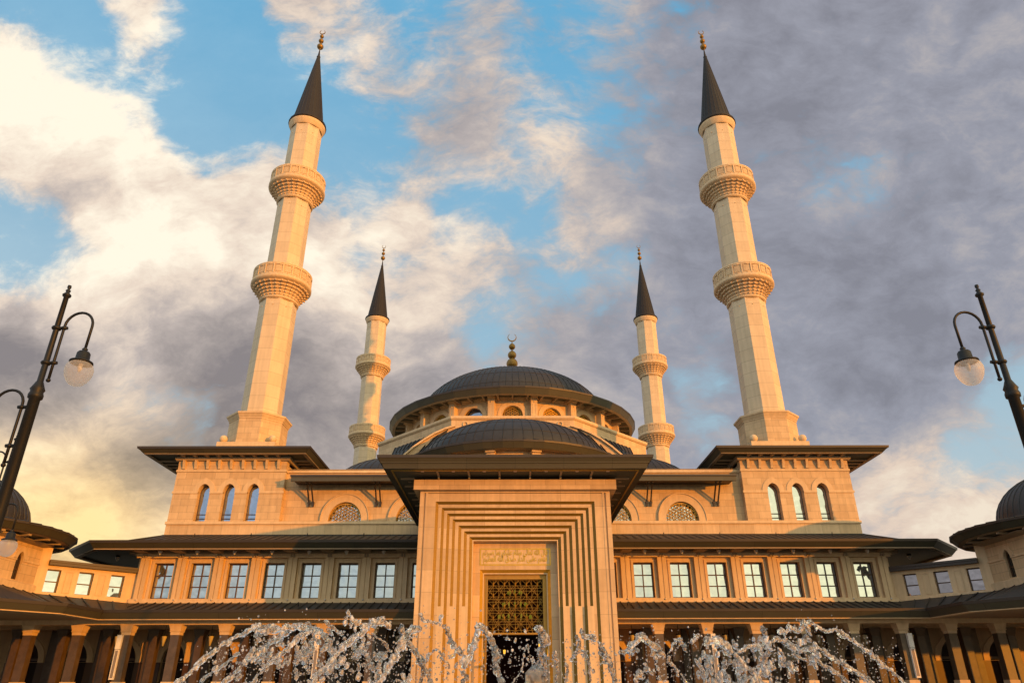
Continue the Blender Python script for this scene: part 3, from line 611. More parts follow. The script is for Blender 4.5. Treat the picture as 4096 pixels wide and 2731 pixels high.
# ------------------------------------------------------------------ gallery storey (upper roof + window wall) and arcade
YW = 43.75
for s in (-1, 1):
    side = 'left' if s < 0 else 'right'; T = SX(s)
    gal = thing('gallery_wing', (s * 13, 44, 4), 'upper storey wing with a row of brown framed windows %s of the portal' % side, 'building wing', 'gallery wings beside the portal')
    wc = [5.47 + 2.182 * k for k in range(8)]
    b = MB(T); b.plate([(3.5, 3.9), (22.3, 3.9), (22.3, 7.12), (3.5, 7.12)], [[(c - .60, 4.64), (c + .60, 4.64), (c + .60, 6.64), (c - .60, 6.64)] for c in wc], YW, YW + .5)
    b.add([(3.5, YW, 7.12), (22.3, YW, 7.12), (22.3, 60, 7.12), (3.5, 60, 7.12)], [(0, 1, 2, 3)])
    b.box(22.0, 22.3, YW + .5, 60, 3.9, 7.12)
    b.build('wall', 'smooth', gal)
    for k, c in enumerate(wc):
        b = MB(T); b.plate([(c - .60, 4.64), (c + .60, 4.64), (c + .60, 6.64), (c - .60, 6.64)], [[(c - .52, 4.71), (c + .52, 4.71), (c + .52, 6.56), (c - .52, 6.56)]], YW + .26, YW + .38)
        b.box(c - .03, c + .03, YW + .28, YW + .35, 4.71, 6.56)
        for z in (5.31, 5.94): b.box(c - .52, c + .52, YW + .285, YW + .345, z - .03, z + .03)
        w = b.build('window', 'frame', gal); b = MB(T); b.box(c - .53, c + .53, YW + .33, YW + .34, 4.70, 6.57); b.build('pane', 'pane' if s > 0 else 'pane', w)
        b = MB(T); b.plate([(c - .72, 4.60), (c + .72, 4.60), (c + .72, 6.80), (c - .72, 6.80)], [[(c - .58, 4.64), (c + .58, 4.64), (c + .58, 6.63), (c - .58, 6.63)]], YW - .05, YW + .24); b.build('window_surround', 'smooth', gal)
        x = c + 1.091; b = MB(T); b.box(x - .26, x - .02, YW - .24, YW, 4.6, 6.90); b.box(x + .02, x + .26, YW - .24, YW, 4.6, 6.90); b.box(x - .05, x + .05, YW - .19, YW - .01, 4.6, 6.90); b.box(x - .30, x + .30, YW - .27, YW, 6.80, 6.93) if 0 else None
        b.build('pilaster', 'smooth', gal)
        b = MB(T @ Matrix.Translation((x + .01, YW - .30, 4.53))); b.lathe([(.001, -.03), (.05, -.03), (.055, .03), (.03, .06), (.001, .06)], 10); b.build('floodlight', 'lens', gal)
    b = MB(T); b.box(3.5, 22.33, YW - .28, YW, 4.43, 4.60); b.box(3.5, 22.36, YW - .32, YW, 4.30, 4.44); b.build('base_moulding', 'smooth', gal)
    b = MB(T); b.box(3.5, 22.35, YW - .30, YW, 6.90, 7.0); b.box(3.5, 22.4, YW - .36, YW, 7.0, 7.121); b.build('cornice', 'smooth', gal)
    path = [(3.5, 41.6), (24.3, 41.6), (27.2, 44.7), (27.2, 62)]
    b = MB(T); b.sweep(path, [(-.30, 7.19), (-.04, 7.46), (-.5, 7.46), (-.5, 7.19)], side=1); ev = b.build('eave', 'fascia', gal)
    b = MB(T); b.sweep(path, [(-.05, 7.455), (.0, 7.46), (.03, 7.60), (-.3, 7.60), (-.3, 7.462)], side=1); b.build('gutter', 'gutter', ev)
    b = MB(T); b.sweep(path, [(-.62, 7.13), (-.33, 7.13), (-.33, 7.188), (-.62, 7.188)], side=1)
    for k in range(9):
        x = wc[0] - 1.091 + 2.182 * k; b.box(x - .30, x + .30, 42.2, YW - .3, 7.13, 7.26)
        b.box(x - .12, x - .03, YW - .42, YW - .24, 6.93, 7.1); b.box(x + .03, x + .12, YW - .42, YW - .24, 6.93, 7.1)
    b.box(3.5, 22.5, YW - .42, YW - .0, 7.122, 7.27); b.box(22.36, 22.8, YW - .4, 60, 7.10, 7.27)
    b.build('soffit_rib', 'soffit', ev)
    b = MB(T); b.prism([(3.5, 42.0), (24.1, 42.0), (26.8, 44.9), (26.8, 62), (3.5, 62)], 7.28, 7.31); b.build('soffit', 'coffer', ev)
    b = MB(T); mid = [(3.5, 42.7, 7.61), (23.8, 42.7, 7.61), (26.1, 45.1, 7.61), (26.1, 62, 7.61)]; out = [(3.5, 41.65, 7.58), (24.25, 41.65, 7.58), (27.1, 44.7, 7.58), (27.1, 62, 7.58)]; inn = [(3.5, 47.05, 8.87), (22.77, 47.05, 8.87), (22.77, 47.05, 8.87), (22.77, 62, 8.87)]
    b.add(out + mid + inn, [(0, 1, 5, 4), (1, 2, 6, 5), (2, 3, 7, 6), (4, 5, 9, 8), (5, 6, 10, 9), (6, 7, 11, 10)]); rf = b.build('roof', 'roof', gal)
    b = MB(T); seams_quad(b, mid[0], (22.77, 42.7, 7.61), inn[0], inn[1], .50, .022); seams_quad(b, (22.9, 42.7, 7.61), mid[1], inn[1], inn[1], .3, .022); seams_quad(b, mid[1], mid[2], inn[1], inn[1], .5, .022); seams_quad(b, mid[2], mid[3], inn[2], inn[3], .5, .022)
    b.sweep([(3.5, 46.98), (22.8, 46.98)], [(0, 8.80), (.05, 8.80), (.05, 8.90), (0, 8.90)], side=1)
    for k in range(5): b.tube([(6 + 3.6 * k, 46.3, 8.66), (6 + 3.6 * k, 46.25, 8.86)], .03, 6)
    b.build('roof_seam', 'seam', rf)
    for k in range(8):
        o = thing('ceiling_lamp', (s * wc[k], 42.85, 7.25), 'small ceiling lamp in the %s coffer of the upper eave %s of the portal' % (['first', 'second', 'third', 'fourth', 'fifth', 'sixth', 'seventh', 'eighth'][k], side), 'ceiling lamp', 'ceiling lamps under the upper eaves')
        TT = Matrix.Translation((s * wc[k], 42.85, 0)); b = MB(TT); b.lathe([(.001, 7.29), (.13, 7.29), (.13, 7.19), (.001, 7.19)], 14); b.build('lamp_base', 'iron', o); b = MB(TT); b.lathe([(.12, 7.19), (.11, 7.10), (.05, 7.01), (.03, 6.97), (.001, 6.96)], 14); b.build('lamp_shade', 'lens', o)
    o = thing('ceiling_lamp', (s * 24.3, 45.0, 7.25), 'small ceiling lamp in the large corner coffer at the %s end of the upper eave' % side, 'ceiling lamp', 'ceiling lamps under the upper eaves')
    TT = Matrix.Translation((s * 24.3, 45.0, 0)); b = MB(TT); b.lathe([(.001, 7.29), (.13, 7.29), (.13, 7.19), (.001, 7.19)], 14); b.build('lamp_base', 'iron', o); b = MB(TT); b.lathe([(.12, 7.19), (.11, 7.10), (.05, 7.01), (.03, 6.97), (.001, 6.96)], 14); b.build('lamp_shade', 'lens', o)
    # ---- arcade
    arc = thing('arcade', (s * 13, 38, FLOOR), 'shaded ground floor arcade of square marble columns %s of the portal' % side, 'arcade', 'arcades beside the portal')
    path = [(3.5, 35.15), (19.15, 35.15), (19.2, 32.3), (20.75, 30.2), (28.5, 20)]
    b = MB(T); b.sweep(path, [(-.22, 2.87), (-.02, 3.13), (-.5, 3.13), (-.5, 2.87)], side=1); fa = b.build('fascia', 'fascia', arc)
    b = MB(T); b.sweep(path, [(-.04, 3.12), (.0, 3.13), (.03, 3.25), (-.3, 3.25), (-.3, 3.131)], side=1); b.build('gutter', 'gutter', fa)
    b = MB(T); b.sweep(path, [(-.62, 2.83), (-.26, 2.83), (-.26, 2.868), (-.62, 2.868)], side=1); b.build('soffit_trim', 'smooth', fa)
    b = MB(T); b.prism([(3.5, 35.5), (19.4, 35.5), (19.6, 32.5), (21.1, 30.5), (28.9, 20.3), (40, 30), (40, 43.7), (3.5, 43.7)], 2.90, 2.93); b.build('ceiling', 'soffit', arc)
    b = MB(T); b.box(3.5, 28.5, 36.3, 36.95, 2.69, 2.899); b.build('beam', 'smooth', arc)
    b = MB(T); b.box(3.5, 28.5, 39.25, 39.7, 2.69, 2.899); b.build('beam', 'smooth', arc)
    # roof above the arcade
    P0 = [(3.5, 35.2, 3.22), (19.2, 35.2, 3.22), (19.3, 32.3, 3.22), (20.8, 30.25, 3.22), (28.5, 20.1, 3.22)]; P1 = [(3.5, 39.5, 3.22), (20.3, 39.5, 3.26), (21.6, 36.6, 3.30), (22.6, 33.5, 3.30), (29.3, 24, 3.3)]; P2 = [(3.5, YW - .28, 4.38), (22.3, YW - .28, 4.38), (25.75, 40.0, 4.55), (25.8, 35, 4.75), (31, 28, 4.75)]
    n = 5; b = MB(T); b.add(P0 + P1 + P2, [(i, i + 1, n + i + 1, n + i) for i in range(4)] + [(n + i, n + i + 1, 2 * n + i + 1, 2 * n + i) for i in range(4)]); rf = b.build('roof', 'roof', arc)
    b = MB(T)
    for i in range(1, 4): seams_quad(b, P1[i], P1[i + 1], P2[i], P2[i + 1], .50, .020)
    x = 3.7
    while x < 22.1:
        y0_ = 39.5 if x < 20.3 else 39.5 + (x - 20.3) / 2.0 * 3.97; zf = lambda y: 3.25 + (y - 39.5) / 3.97 * 1.13
        b.tube([(x, y0_, zf(y0_) + .02), (x, YW - .3, 4.40)], .034, 4, False); x += .485
    b.sweep([(3.5, YW - .33), (22.35, YW - .33)], [(0, 4.27), (.03, 4.27), (.03, 4.36), (0, 4.36)], side=1)
    for k in range(7): b.tube([(6.4 + 2.9 * k, 42.6, 4.1), (6.4 + 2.9 * k, 42.5, 4.25)], .025, 6)
    b.build('roof_seam', 'seam', rf)
    for k in range(10):
        x = 6.83 + 2.327 * k; y = 36.58
        b = MB(T); b.box(x - .2, x + .2, y - .2, y + .2, FLOOR + .64, 2.24); c_ = b.build('column', 'marble', arc)
        q = MB(T); sq = lambda r: [(x - r, y - r), (x + r, y - r), (x + r, y + r), (x - r, y + r)]
        q.frust(sq(.22), 2.24, sq(.22), 2.36); q.frust(sq(.23), 2.36, sq(.27), 2.42); q.frust(sq(.225), 2.36, sq(.30), 2.65); q.prism(sq(.31), 2.65, 2.692); q.build('capital', 'smooth', c_)
        q = MB(T); q.prism(sq(.27), FLOOR, FLOOR + .12); q.prism(sq(.24), FLOOR + .12, FLOOR + .64); q.build('column_base', 'smooth', c_)
        b = MB(T); y2 = 39.45; b.box(x - .2, x + .2, y2 - .2, y2 + .2, FLOOR, 2.3); b.frust([(x - .2, y2 - .2), (x + .2, y2 - .2), (x + .2, y2 + .2), (x - .2, y2 + .2)], 2.3, [(x - .3, y2 - .3), (x + .3, y2 - .3), (x + .3, y2 + .3), (x - .3, y2 + .3)], 2.69)
        b.build('inner_column', 'marble', arc)
    # back wall with pointed arches
    YA = 41.1; ac = [18.06 - 2.565 * k for k in range(-3, 6)]
    b = MB(T); b.plate([(3.5, FLOOR), (28.0, FLOOR), (28.0, 2.9), (3.5, 2.9)], [arch(c, FLOOR + .02, .60, 1.35, .88, 16, .45) for c in ac if 4.2 < c < 27.3], YA, YA + .35); b.build('back_wall', 'plaster', arc)
    for c in ac:
        if not 4.2 < c < 27.3: continue
        b = MB(T); b.plate(arch(c, 1.2, .92, 1.35, 1.12, 18, .4), [arch(c, 1.21, .60, 1.35, .88, 16, .45)], YA - .05, YA + .01); b.build('arch_surround', 'smooth', arc)
        b = MB(T); b.box(c - 1.08, c - .62, YA - .07, YA - .0, FLOOR, 1.18); b.build('door_panelling', 'frame', arc); b = MB(T); b.box(c + .62, c + 1.08, YA - .07, YA - .0, FLOOR, 1.18); b.build('door_panelling', 'frame', arc)
        b = MB(T); b.box(c - 1.28 - .2, c - 1.28 + .2, YA - .22, YA, FLOOR, 2.9); b.build('wall_pier', 'marble', arc)
        b = MB(T); b.plate(arch(c, FLOOR + .02, .61, 1.35, .88, 16, .45), [[(c - .52, FLOOR + .1), (c - .04, FLOOR + .1), (c - .04, 1.28), (c - .52, 1.28)], [(c + .04, FLOOR + .1), (c + .52, FLOOR + .1), (c + .52, 1.28), (c + .04, 1.28)], [(c - .46, 1.40), (c + .46, 1.40), (c + .28, 1.86), (c, 2.08), (c - .28, 1.86)]], YA + .20, YA + .26); w = b.build('arched_door', 'frame', arc)
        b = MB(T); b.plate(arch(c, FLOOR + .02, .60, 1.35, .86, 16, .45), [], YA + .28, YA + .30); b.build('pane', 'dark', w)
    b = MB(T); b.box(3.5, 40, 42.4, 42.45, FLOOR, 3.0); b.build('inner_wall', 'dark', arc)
    for k in range(9):
        x = 17.80 - 2.37 * k + 2.37 * 1
        if x < 4.9: continue
        nm = ['outermost', 'second outermost', 'third from the outer end', 'fourth from the outer end', 'fifth from the outer end', 'innermost'][min(k, 5)]
        o = thing('hanging_lantern', (s * x, 39.0, 2.9), 'pale cone lantern hanging in the arcade %s of the portal, %s' % (side, nm), 'lantern', 'cone lanterns hanging in the arcades')
        TT = Matrix.Translation((s * x, 39.0, 0)); b = MB(TT); b.tube([(0, 0, 2.9), (0, 0, 2.38)], .012, 6); b.build('rod', 'iron', o); b = MB(TT); b.lathe([(.001, 2.40), (.15, 2.40), (.15, 2.34), (.13, 2.34)], 16); b.build('cap', 'iron', o)
        b = MB(TT); b.lathe([(.13, 2.345), (.125, 2.3), (.035, 1.88), (.001, 1.87)], 16); b.build('shade', 'shade', o); b = MB(TT); b.lathe([(.03, 1.88), (.035, 1.86), (.012, 1.82), (.012, 1.80), (.001, 1.79)], 10); b.build('tip', 'iron', o)
    for k, nm in ((1, 'nearest the portal'), (5, 'farthest from the portal')):
        x = 6.83 + 2.327 * k + .20
        o = thing('column_speaker', (s * x, 36.3, .3), 'slim beige loudspeaker on a marble column of the %s arcade, %s' % (side, nm), 'loudspeaker', 'loudspeakers on the arcade columns')
        b = MB(T); b.box(x - .12, x + .10, 36.22, 36.37, 1.62, 2.24); b.box(x - .10, x + .12, 36.18, 36.375, 2.10, 2.235) if 0 else None; b.build('upper_box', 'white', o)
        b = MB(T); b.box(x - .11, x + .09, 36.24, 36.37, .33, 1.60); b.build('lower_box', 'white', o); b = MB(T); b.box(x - .08, x + .04, 36.225, 36.245, .40, 1.56); b.build('grille', 'grille', o)
    # ---- angled link wing and pavilion
    lk = thing('link_wing', (s * 24, 42, 4.4), 'low angled stone wing with three small windows joining the %s domed pavilion' % side, 'building wing', 'angled wings beside the pavilions')
    W = T @ Matrix.Translation((22.3, 43.75, 0)) @ Matrix.Rotation(R(-45), 4, 'Z')      # local x runs to the pavilion, -y is outward (towards the court)
    b = MB(W); wn = [(.60, 1.34), (2.25, 3.02), (3.93, 4.68)]
    b.plate([(0, 3.9), (5.2, 3.9), (5.2, 6.06), (0, 6.06)], [[(a, 4.66), (c, 4.66), (c, 5.85), (a, 5.85)] for a, c in wn], 0, .4); b.build('wall', 'smooth', lk)
    b = MB(W); b.box(0, 5.2, -.10, 0, 4.36, 4.48); b.box(0, 5.2, -.05, 0, 4.48, 4.60); b.box(2.55, 5.2, -.22, -.1, 4.3, 4.60)
    for a in (1.62, 3.30): b.plate([(a, 4.68), (a + .36, 4.68), (a + .36, 5.80), (a, 5.80)], [[(a + .03, 4.71), (a + .33, 4.71), (a + .33, 5.77), (a + .03, 5.77)]], -.03, .0)
    b.build('moulding', 'smooth', lk)
    b = MB(W); b.box(.05, 4.65, -.28, .3, 6.06, 6.2); b.box(.05, 4.65, -.33, .3, 6.2, 6.32); b.build('gutter', 'gutter', lk)
    b = MB(W); b.box(0, 5.2, .3, 3.5, 6.05, 6.25); b.build('roof', 'roof', lk)
    for a, c in wn:
        b = MB(W); b.plate([(a, 4.66), (c, 4.66), (c, 5.85), (a, 5.85)], [[(a + .05, 4.70), (c - .05, 4.70), (c - .05, 5.80), (a + .05, 5.80)]], .20, .28); b.box(a + .05, c - .05, .21, .27, 5.20, 5.26); w = b.build('window', 'frame', lk); b = MB(W); b.box(a + .02, c - .02, .24, .25, 4.68, 5.83); b.build('pane', 'pane' if s < 0 else 'pane4', w)
    pv = thing('pavilion', (s * 30, 38.4, 4), 'octagonal stone pavilion with round eave and ribbed dome at the %s edge' % side, 'pavilion', 'domed pavilions at both sides')
    cx, cy = 30.0, 38.45; sd = 4.1 * math.tan(math.pi / 8); b = MB(T)
    for i in range(8):
        a = math.pi / 4 * i; F = Matrix.Translation((cx, cy, 0)) @ Matrix.Rotation(a, 4, 'Z')
        q = MB(T @ F); q.plate([(-sd, 4.4), (sd, 4.4), (sd, 7.0), (-sd, 7.0)], [arch(0, 5.05, .27, 6.08, .36, 14, .3)], -4.1, -3.5); kk = len(b.v); b.v += q.v; b.f += [tuple(x + kk for x in f) for f in q.f]; b.sm += q.sm
        q = MB(T @ F); q.plate(arch(0, 6.05, .58, 6.06, .66, 16, .2)[2:] + arch(0, 6.05, .27, 6.06, .38, 14, .3)[2:][::-1], [], -4.15, -4.09); q.box(-sd, -.27, -4.15, -4.1, 5.98, 6.08); q.box(.27, sd, -4.15, -4.1, 5.98, 6.08); q.build('arch_surround', 'smooth', pv)
        q = MB(T @ F); q.plate(arch(0, 5.05, .28, 6.08, .36, 14, .3), [arch(0, 5.05, .2, 6.05, .28, 14, .3)], -3.98, -3.90); q.box(-.2, .2, -3.96, -3.92, 5.55, 5.6); w = q.build('window', 'frame', pv); q = MB(T @ F); q.plate(arch(0, 5.05, .24, 6.06, .32, 14, .3), [], -3.94, -3.93); q.build('pane', 'pane3', w)
    b.build('wall', 'stone', pv)
    oc = [(cx + 4.1 / math.cos(math.pi / 8) * math.cos(math.pi / 8 + math.pi / 4 * i), cy + 4.1 / math.cos(math.pi / 8) * math.sin(math.pi / 8 + math.pi / 4 * i)) for i in range(8)]
    b = MB(T); b.sweep(oc, [(-.05, 4.39), (.14, 4.39), (.14, 4.93), (-.05, 5.0)], True, 1); b.build('base_moulding', 'smooth', pv)
    b = MB(W); b.box(4.62, 5.2, -.02, 1.2, 4.3, 6.98); b.build('buttress', 'smooth', pv)
    n_ = 24; C = (cx, cy + .1, 0)
    b = MB(T); b.lathe([(5.58, 7.14), (5.86, 7.44), (5.3, 7.44), (5.3, 7.14), (5.58, 7.14)], n_, C, math.pi / n_, False); ev = b.build('ring_eave', 'fascia', pv)
    b = MB(T); b.lathe([(5.84, 7.43), (5.9, 7.44), (5.92, 7.54), (5.6, 7.56), (5.6, 7.445)], n_, C, math.pi / n_, False); b.build('gutter', 'gutter', ev)
    b = MB(T); b.lathe([(5.35, 7.22), (4.0, 7.04)], n_, C, math.pi / n_, False); b.build('soffit', 'coffer', ev)
    b = MB(T); b.lathe([(5.56, 7.13), (5.25, 7.10), (5.2, 7.2)], n_, C, math.pi / n_, False); b.sweep(oc, [(-.05, 6.9), (.12, 6.92), (.45, 7.02), (.45, 7.08), (-.05, 7.06)], True, 1)
    for i in range(n_):
        a = 2 * math.pi * (i + .5) / n_ + math.pi / n_; q = MB(T @ Matrix.Translation(C) @ Matrix.Rotation(a, 4, 'Z')); q.bar((4.3, 0, 7.03), (5.35, 0, 7.15), .02, .02); q.box(4.3, 5.3, -.09, .09, 7.02, 7.12); kk = len(b.v); b.v += q.v; b.f += [tuple(x + kk for x in f) for f in q.f]; b.sm += q.sm
    b.build('soffit_rib', 'soffit', ev)
    # dome of the pavilion
    b = MB(T); prof = [(5.85, 7.55), (3.42, 7.95), (3.38, 8.0)] + [(max(.002, 3.38 * math.cos(math.pi / 2 * k / 20)), 8.0 + 2.6 * math.sin(math.pi / 2 * k / 20)) for k in range(1, 21)]
    b.lathe(prof, 64, C); dm = b.build('dome', 'dome', pv); b = MB(T)
    for i in range(48): a = 2 * math.pi * i / 48; b.tube([(C[0] + (r + .01) * math.cos(a), C[1] + (r + .01) * math.sin(a), z + .01) for r, z in prof[:-1:2]], .022, 4, False)
    b.build('dome_seam', 'seam', dm)
    finial(pv, Matrix.Translation((s * cx, cy + .1, 0)), 10.5, ((10.8, .22), (11.2, .16)), 11.65, .18, 11.45)
# ------------------------------------------------------------------ entrance portal
Y0 = 34.4
def pr(x, y): return XC + (x - XC) * y / Y0          # widen a measure taken on the front plane when it lies deeper
por = thing('entrance_portal', (0, 36, FLOOR), 'tall stone entrance portal with gilded grooves around the doorway and a broad dark eave', 'portal')
BW, ZT = 4.62, 8.50
groov = [(3.850, 3.705), (3.545, 3.415), (3.275, 3.140), (3.000, 2.866), (2.705, 2.565), (2.435, 2.295), (2.170, 2.030)]
def topz(x, d=0.0): return 4.22 * (1 + d / Y0) + abs(x) * 1.003
D = .10
def ustrip(b, xa, ya, xb, yb, z0=-.4):               # U shaped strip from outer |x|=xa at depth ya to inner |x|=xb at depth yb
    za, zb_ = topz(xa, ya - Y0), topz(xb, yb - Y0); A = [(-xa, ya, z0), (-xa, ya, za), (xa, ya, za), (xa, ya, z0)]; B = [(-xb, yb, z0), (-xb, yb, zb_), (xb, yb, zb_), (xb, yb, z0)]
    b.add(A + B, [(0, 1, 5, 4), (1, 2, 6, 5), (2, 3, 7, 6)])
sc_ = lambda x, d: x * (1 + d / Y0)
b = MB(); x_out = 4.24; d = 0.0; XI = []
b.add([(-BW, Y0, -.4), (-BW, Y0, ZT + .10), (BW, Y0, ZT + .10), (BW, Y0, -.4), (-4.42, Y0, -.4), (-4.42, Y0, ZT), (4.42, Y0, ZT), (4.42, Y0, -.4)], [(0, 1, 5, 4), (1, 2, 6, 5), (2, 3, 7, 6)])
b.build('outer_frame', 'portal', por)
b = MB()
for s in (-1, 1):
    T = SX(s); q = MB(T); q.box(4.34, 4.42, Y0 + .10, Y0 + .2, -.4, ZT + .1); q.add([(4.42, Y0, -.4), (4.42, Y0, ZT), (4.42, Y0 + .1, ZT), (4.42, Y0 + .1, -.4), (4.34, Y0, -.4), (4.34, Y0, ZT), (4.34, Y0 + .1, ZT), (4.34, Y0 + .1, -.4)], [(0, 1, 2, 3), (4, 5, 6, 7)]); q.build('shadow_groove', 'smooth', por)
    q = MB(T); q.add([(4.34, Y0, -.4), (4.34, Y0, ZT), (4.24, Y0, ZT), (4.24, Y0, -.4)], [(0, 1, 2, 3)]); q.build('inner_fillet', 'portal', por)
prev = x_out; d = 0.02
bv = MB(); st = MB(); sh = MB()
for gi, (go, gn) in enumerate(groov):
    xa, xb = sc_(prev, d), sc_(go, d); ustrip(bv, xa, Y0 + d, xb, Y0 + d)
    d2 = d + D; xc_ = sc_(gn, d2)
    zA, zB = topz(xb, d), topz(xc_, d2)
    A = [(-xb, Y0 + d, -.4), (-xb, Y0 + d, zA), (xb, Y0 + d, zA), (xb, Y0 + d, -.4)]; Bq = [(-xc_, Y0 + d2, -.4), (-xc_, Y0 + d2, zB), (xc_, Y0 + d2, zB), (xc_, Y0 + d2, -.4)]
    MB().add(A + Bq, [(0, 1, 5, 4)]).build('gilded_strip', 'strip', por); MB().add(A + Bq, [(2, 3, 7, 6)]).build('gilded_strip', 'strip', por); MB().add(A + Bq, [(1, 2, 6, 5)]).build('gilded_lintel_strip', 'striph', por)
    if gi in (1, 3, 5):
        for s in (-1, 1): MB(SX(s)).box(sc_(groov[gi + 1][0], d2) - .001, xb + .03, Y0 + d - .004, Y0 + d2 + .12, -.4, 3.30 * (1 + d / Y0)).build('lower_block', 'smooth', por)
    prev = gn; d = d2
bv.build('stone_band', 'portal', por); 
xi = sc_(2.033, d); YI = Y0 + d; YP = Y0 + 1.2
zi = topz(xi, d)
b = MB(); b.add([(-xi, YI, -.4), (-xi, YI, zi), (xi, YI, zi), (xi, YI, -.4), (-xi + .05, YI, -.4), (-xi + .05, YI, zi - .05), (xi - .05, YI, zi - .05), (xi - .05, YI, -.4), (-xi + .05, YP, -.4), (-xi + .05, YP, zi - .05), (xi - .05, YP, zi - .05), (xi - .05, YP, -.4)],
                [(0, 1, 5, 4), (1, 2, 6, 5), (2, 3, 7, 6), (4, 5, 9, 8), (5, 6, 10, 9), (6, 7, 11, 10)]); b.build('reveal', 'smooth', por)
k = YP / Y0; dx, dz = 1.64 * k, 4.90 * k
b = MB(); b.plate([(-xi, -.4), (xi, -.4), (xi, zi + .1), (-xi, zi + .1)], [[(-dx, -.39), (dx, -.39), (dx, dz), (-dx, dz)]], YP, YP + .12); b.build('inner_wall', 'portal', por)
st = MB(); o = [(-dx, -.4), (-dx, dz), (dx, dz), (dx, -.4)]; i2 = [(-dx + .14, -.4), (-dx + .14, dz - .14), (dx - .14, dz - .14), (dx - .14, -.4)]
st.add([(x, YP + .0, z) for x, z in o] + [(x, YP + .14, z) for x, z in i2], [(0, 1, 5, 4), (1, 2, 6, 5), (2, 3, 7, 6)]); st.build('door_gilding', 'gold', por)
b = MB(); x2 = dx - .14; z2 = dz - .14; b.plate([(-x2, -.4), (-x2, z2), (x2, z2), (x2, -.4), (x2 - .05, -.4), (x2 - .05, z2 - .05), (-x2 + .05, z2 - .05), (-x2 + .05, -.4)], [], YP + .13, YP + .45); b.build('door_moulding', 'smooth', por)
b = MB(); x3 = x2 - .05; z3 = z2 - .05; lx, lz0, lz1 = 1.27 * k * 1.01, 2.19 * k, 4.46 * k * 1.01
b.plate([(-x3, -.4), (-x3, z3), (x3, z3), (x3, -.4), (lx + .02, -.4), (lx + .02, lz0 - .08), (-lx - .02, lz0 - .08), (-lx - .02, -.4)], [[(-lx, lz0), (lx, lz0), (lx, lz1), (-lx, lz1)]], YP + .30, YP + .40)
b.plate([(-lx - .06, lz0 - .06), (lx + .06, lz0 - .06), (lx + .06, lz1 + .06), (-lx - .06, lz1 + .06)], [[(-lx, lz0), (lx, lz0), (lx, lz1), (-lx, lz1)]], YP + .26, YP + .30); dr = b.build('door_frame', 'bronze', por)
# transom lattice: six pointed star grid with raised bosses
b = MB(); bs = MB(); yl = YP + .42; nx = 6; cw = 2 * lx / nx; ch = cw * .866 * 1.14
def clipbar(p, q):
    (x0, z0), (x1, z1) = p, q
    t0, t1 = 0.0, 1.0; ddx, ddz = x1 - x0, z1 - z0
    for pp, qq in ((-ddx, x0 + lx), (ddx, lx - x0), (-ddz, z0 - lz0), (ddz, lz1 - z0)):
        if abs(pp) < 1e-9:
            if qq < 0: return
        else:
            r = qq / pp
            if pp < 0: t0 = max(t0, r)
            else: t1 = min(t1, r)
    if t1 - t0 > .01: b.bar((x0 + ddx * t0, yl, z0 + ddz * t0), (x0 + ddx * t1, yl, z0 + ddz * t1), .013, .03)
PX, PZ = 2 * lx / 5, .50
for r in range(6):
    for o in (0.0, .26, .38): z = lz1 - .02 - r * PZ - o; clipbar((-lx, z), (lx, z))
for c in range(11): x = -lx + c * PX / 2; clipbar((x, lz0), (x, lz1))
for sgn in (-1, 1):
    for c in range(-12, 22):
        x = -lx + PX * (c + .5) * .5; clipbar((x, lz1), (x + sgn * (lz1 - lz0) * .52, lz0)) if c % 2 else None
        x = -lx + PX * (c + .5); clipbar((x, lz1 - .22), (x + sgn * (lz1 - lz0) * 1.04, lz0 - .22)); clipbar((x, lz1 - .22), (x - sgn * .3, lz1 + .07))
for r in range(5):
    for c in range(5):
        x = -lx + PX * (c + .5); z = lz1 - .22 - r * PZ; h = .15
        if z > lz0 + .15: bs.add([(x - .05, yl - .01, z), (x, yl - .01, z + h), (x + .05, yl - .01, z), (x, yl - .01, z - h), (x, yl - .09, z)], [(0, 1, 4), (1, 2, 4), (2, 3, 4), (3, 0, 4)])
la = b.build('transom_lattice', 'bronze', por); bs.build('lattice_boss', 'bronze', la)
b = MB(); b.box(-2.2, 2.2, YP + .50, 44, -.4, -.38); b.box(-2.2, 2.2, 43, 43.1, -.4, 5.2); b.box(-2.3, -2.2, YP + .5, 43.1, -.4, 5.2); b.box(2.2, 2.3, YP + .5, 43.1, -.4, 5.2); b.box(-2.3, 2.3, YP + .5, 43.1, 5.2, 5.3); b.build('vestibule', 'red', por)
for s in (-1, 1):
    b = MB(SX(s)); b.plate([(0, -.4), (.9, -.4), (.9, 2.15), (0, 2.15)], [[(.08, -.3), (.82, -.3), (.82, .8), (.08, .8)], [(.08, .9), (.82, .9), (.82, 2.05), (.08, 2.05)]], 0, .06)
    for v in range(len(b.v)): x, y, z = b.v[v]; b.v[v] = Vector((s * (lx + .04 + .22 * abs(x) * .3), YP + .2 - abs(x) * .85 + y, z))
    d_ = b.build('door_leaf', 'bronze', por)
    b = MB(Matrix.Translation((s * (lx + .12), YP - .5, 0))); b.tube([(0, 0, 1.0), (0, -.08, 1.05), (0, -.08, 1.5), (0, 0, 1.55)], .02, 6); b.build('handle', 'gold', d_)
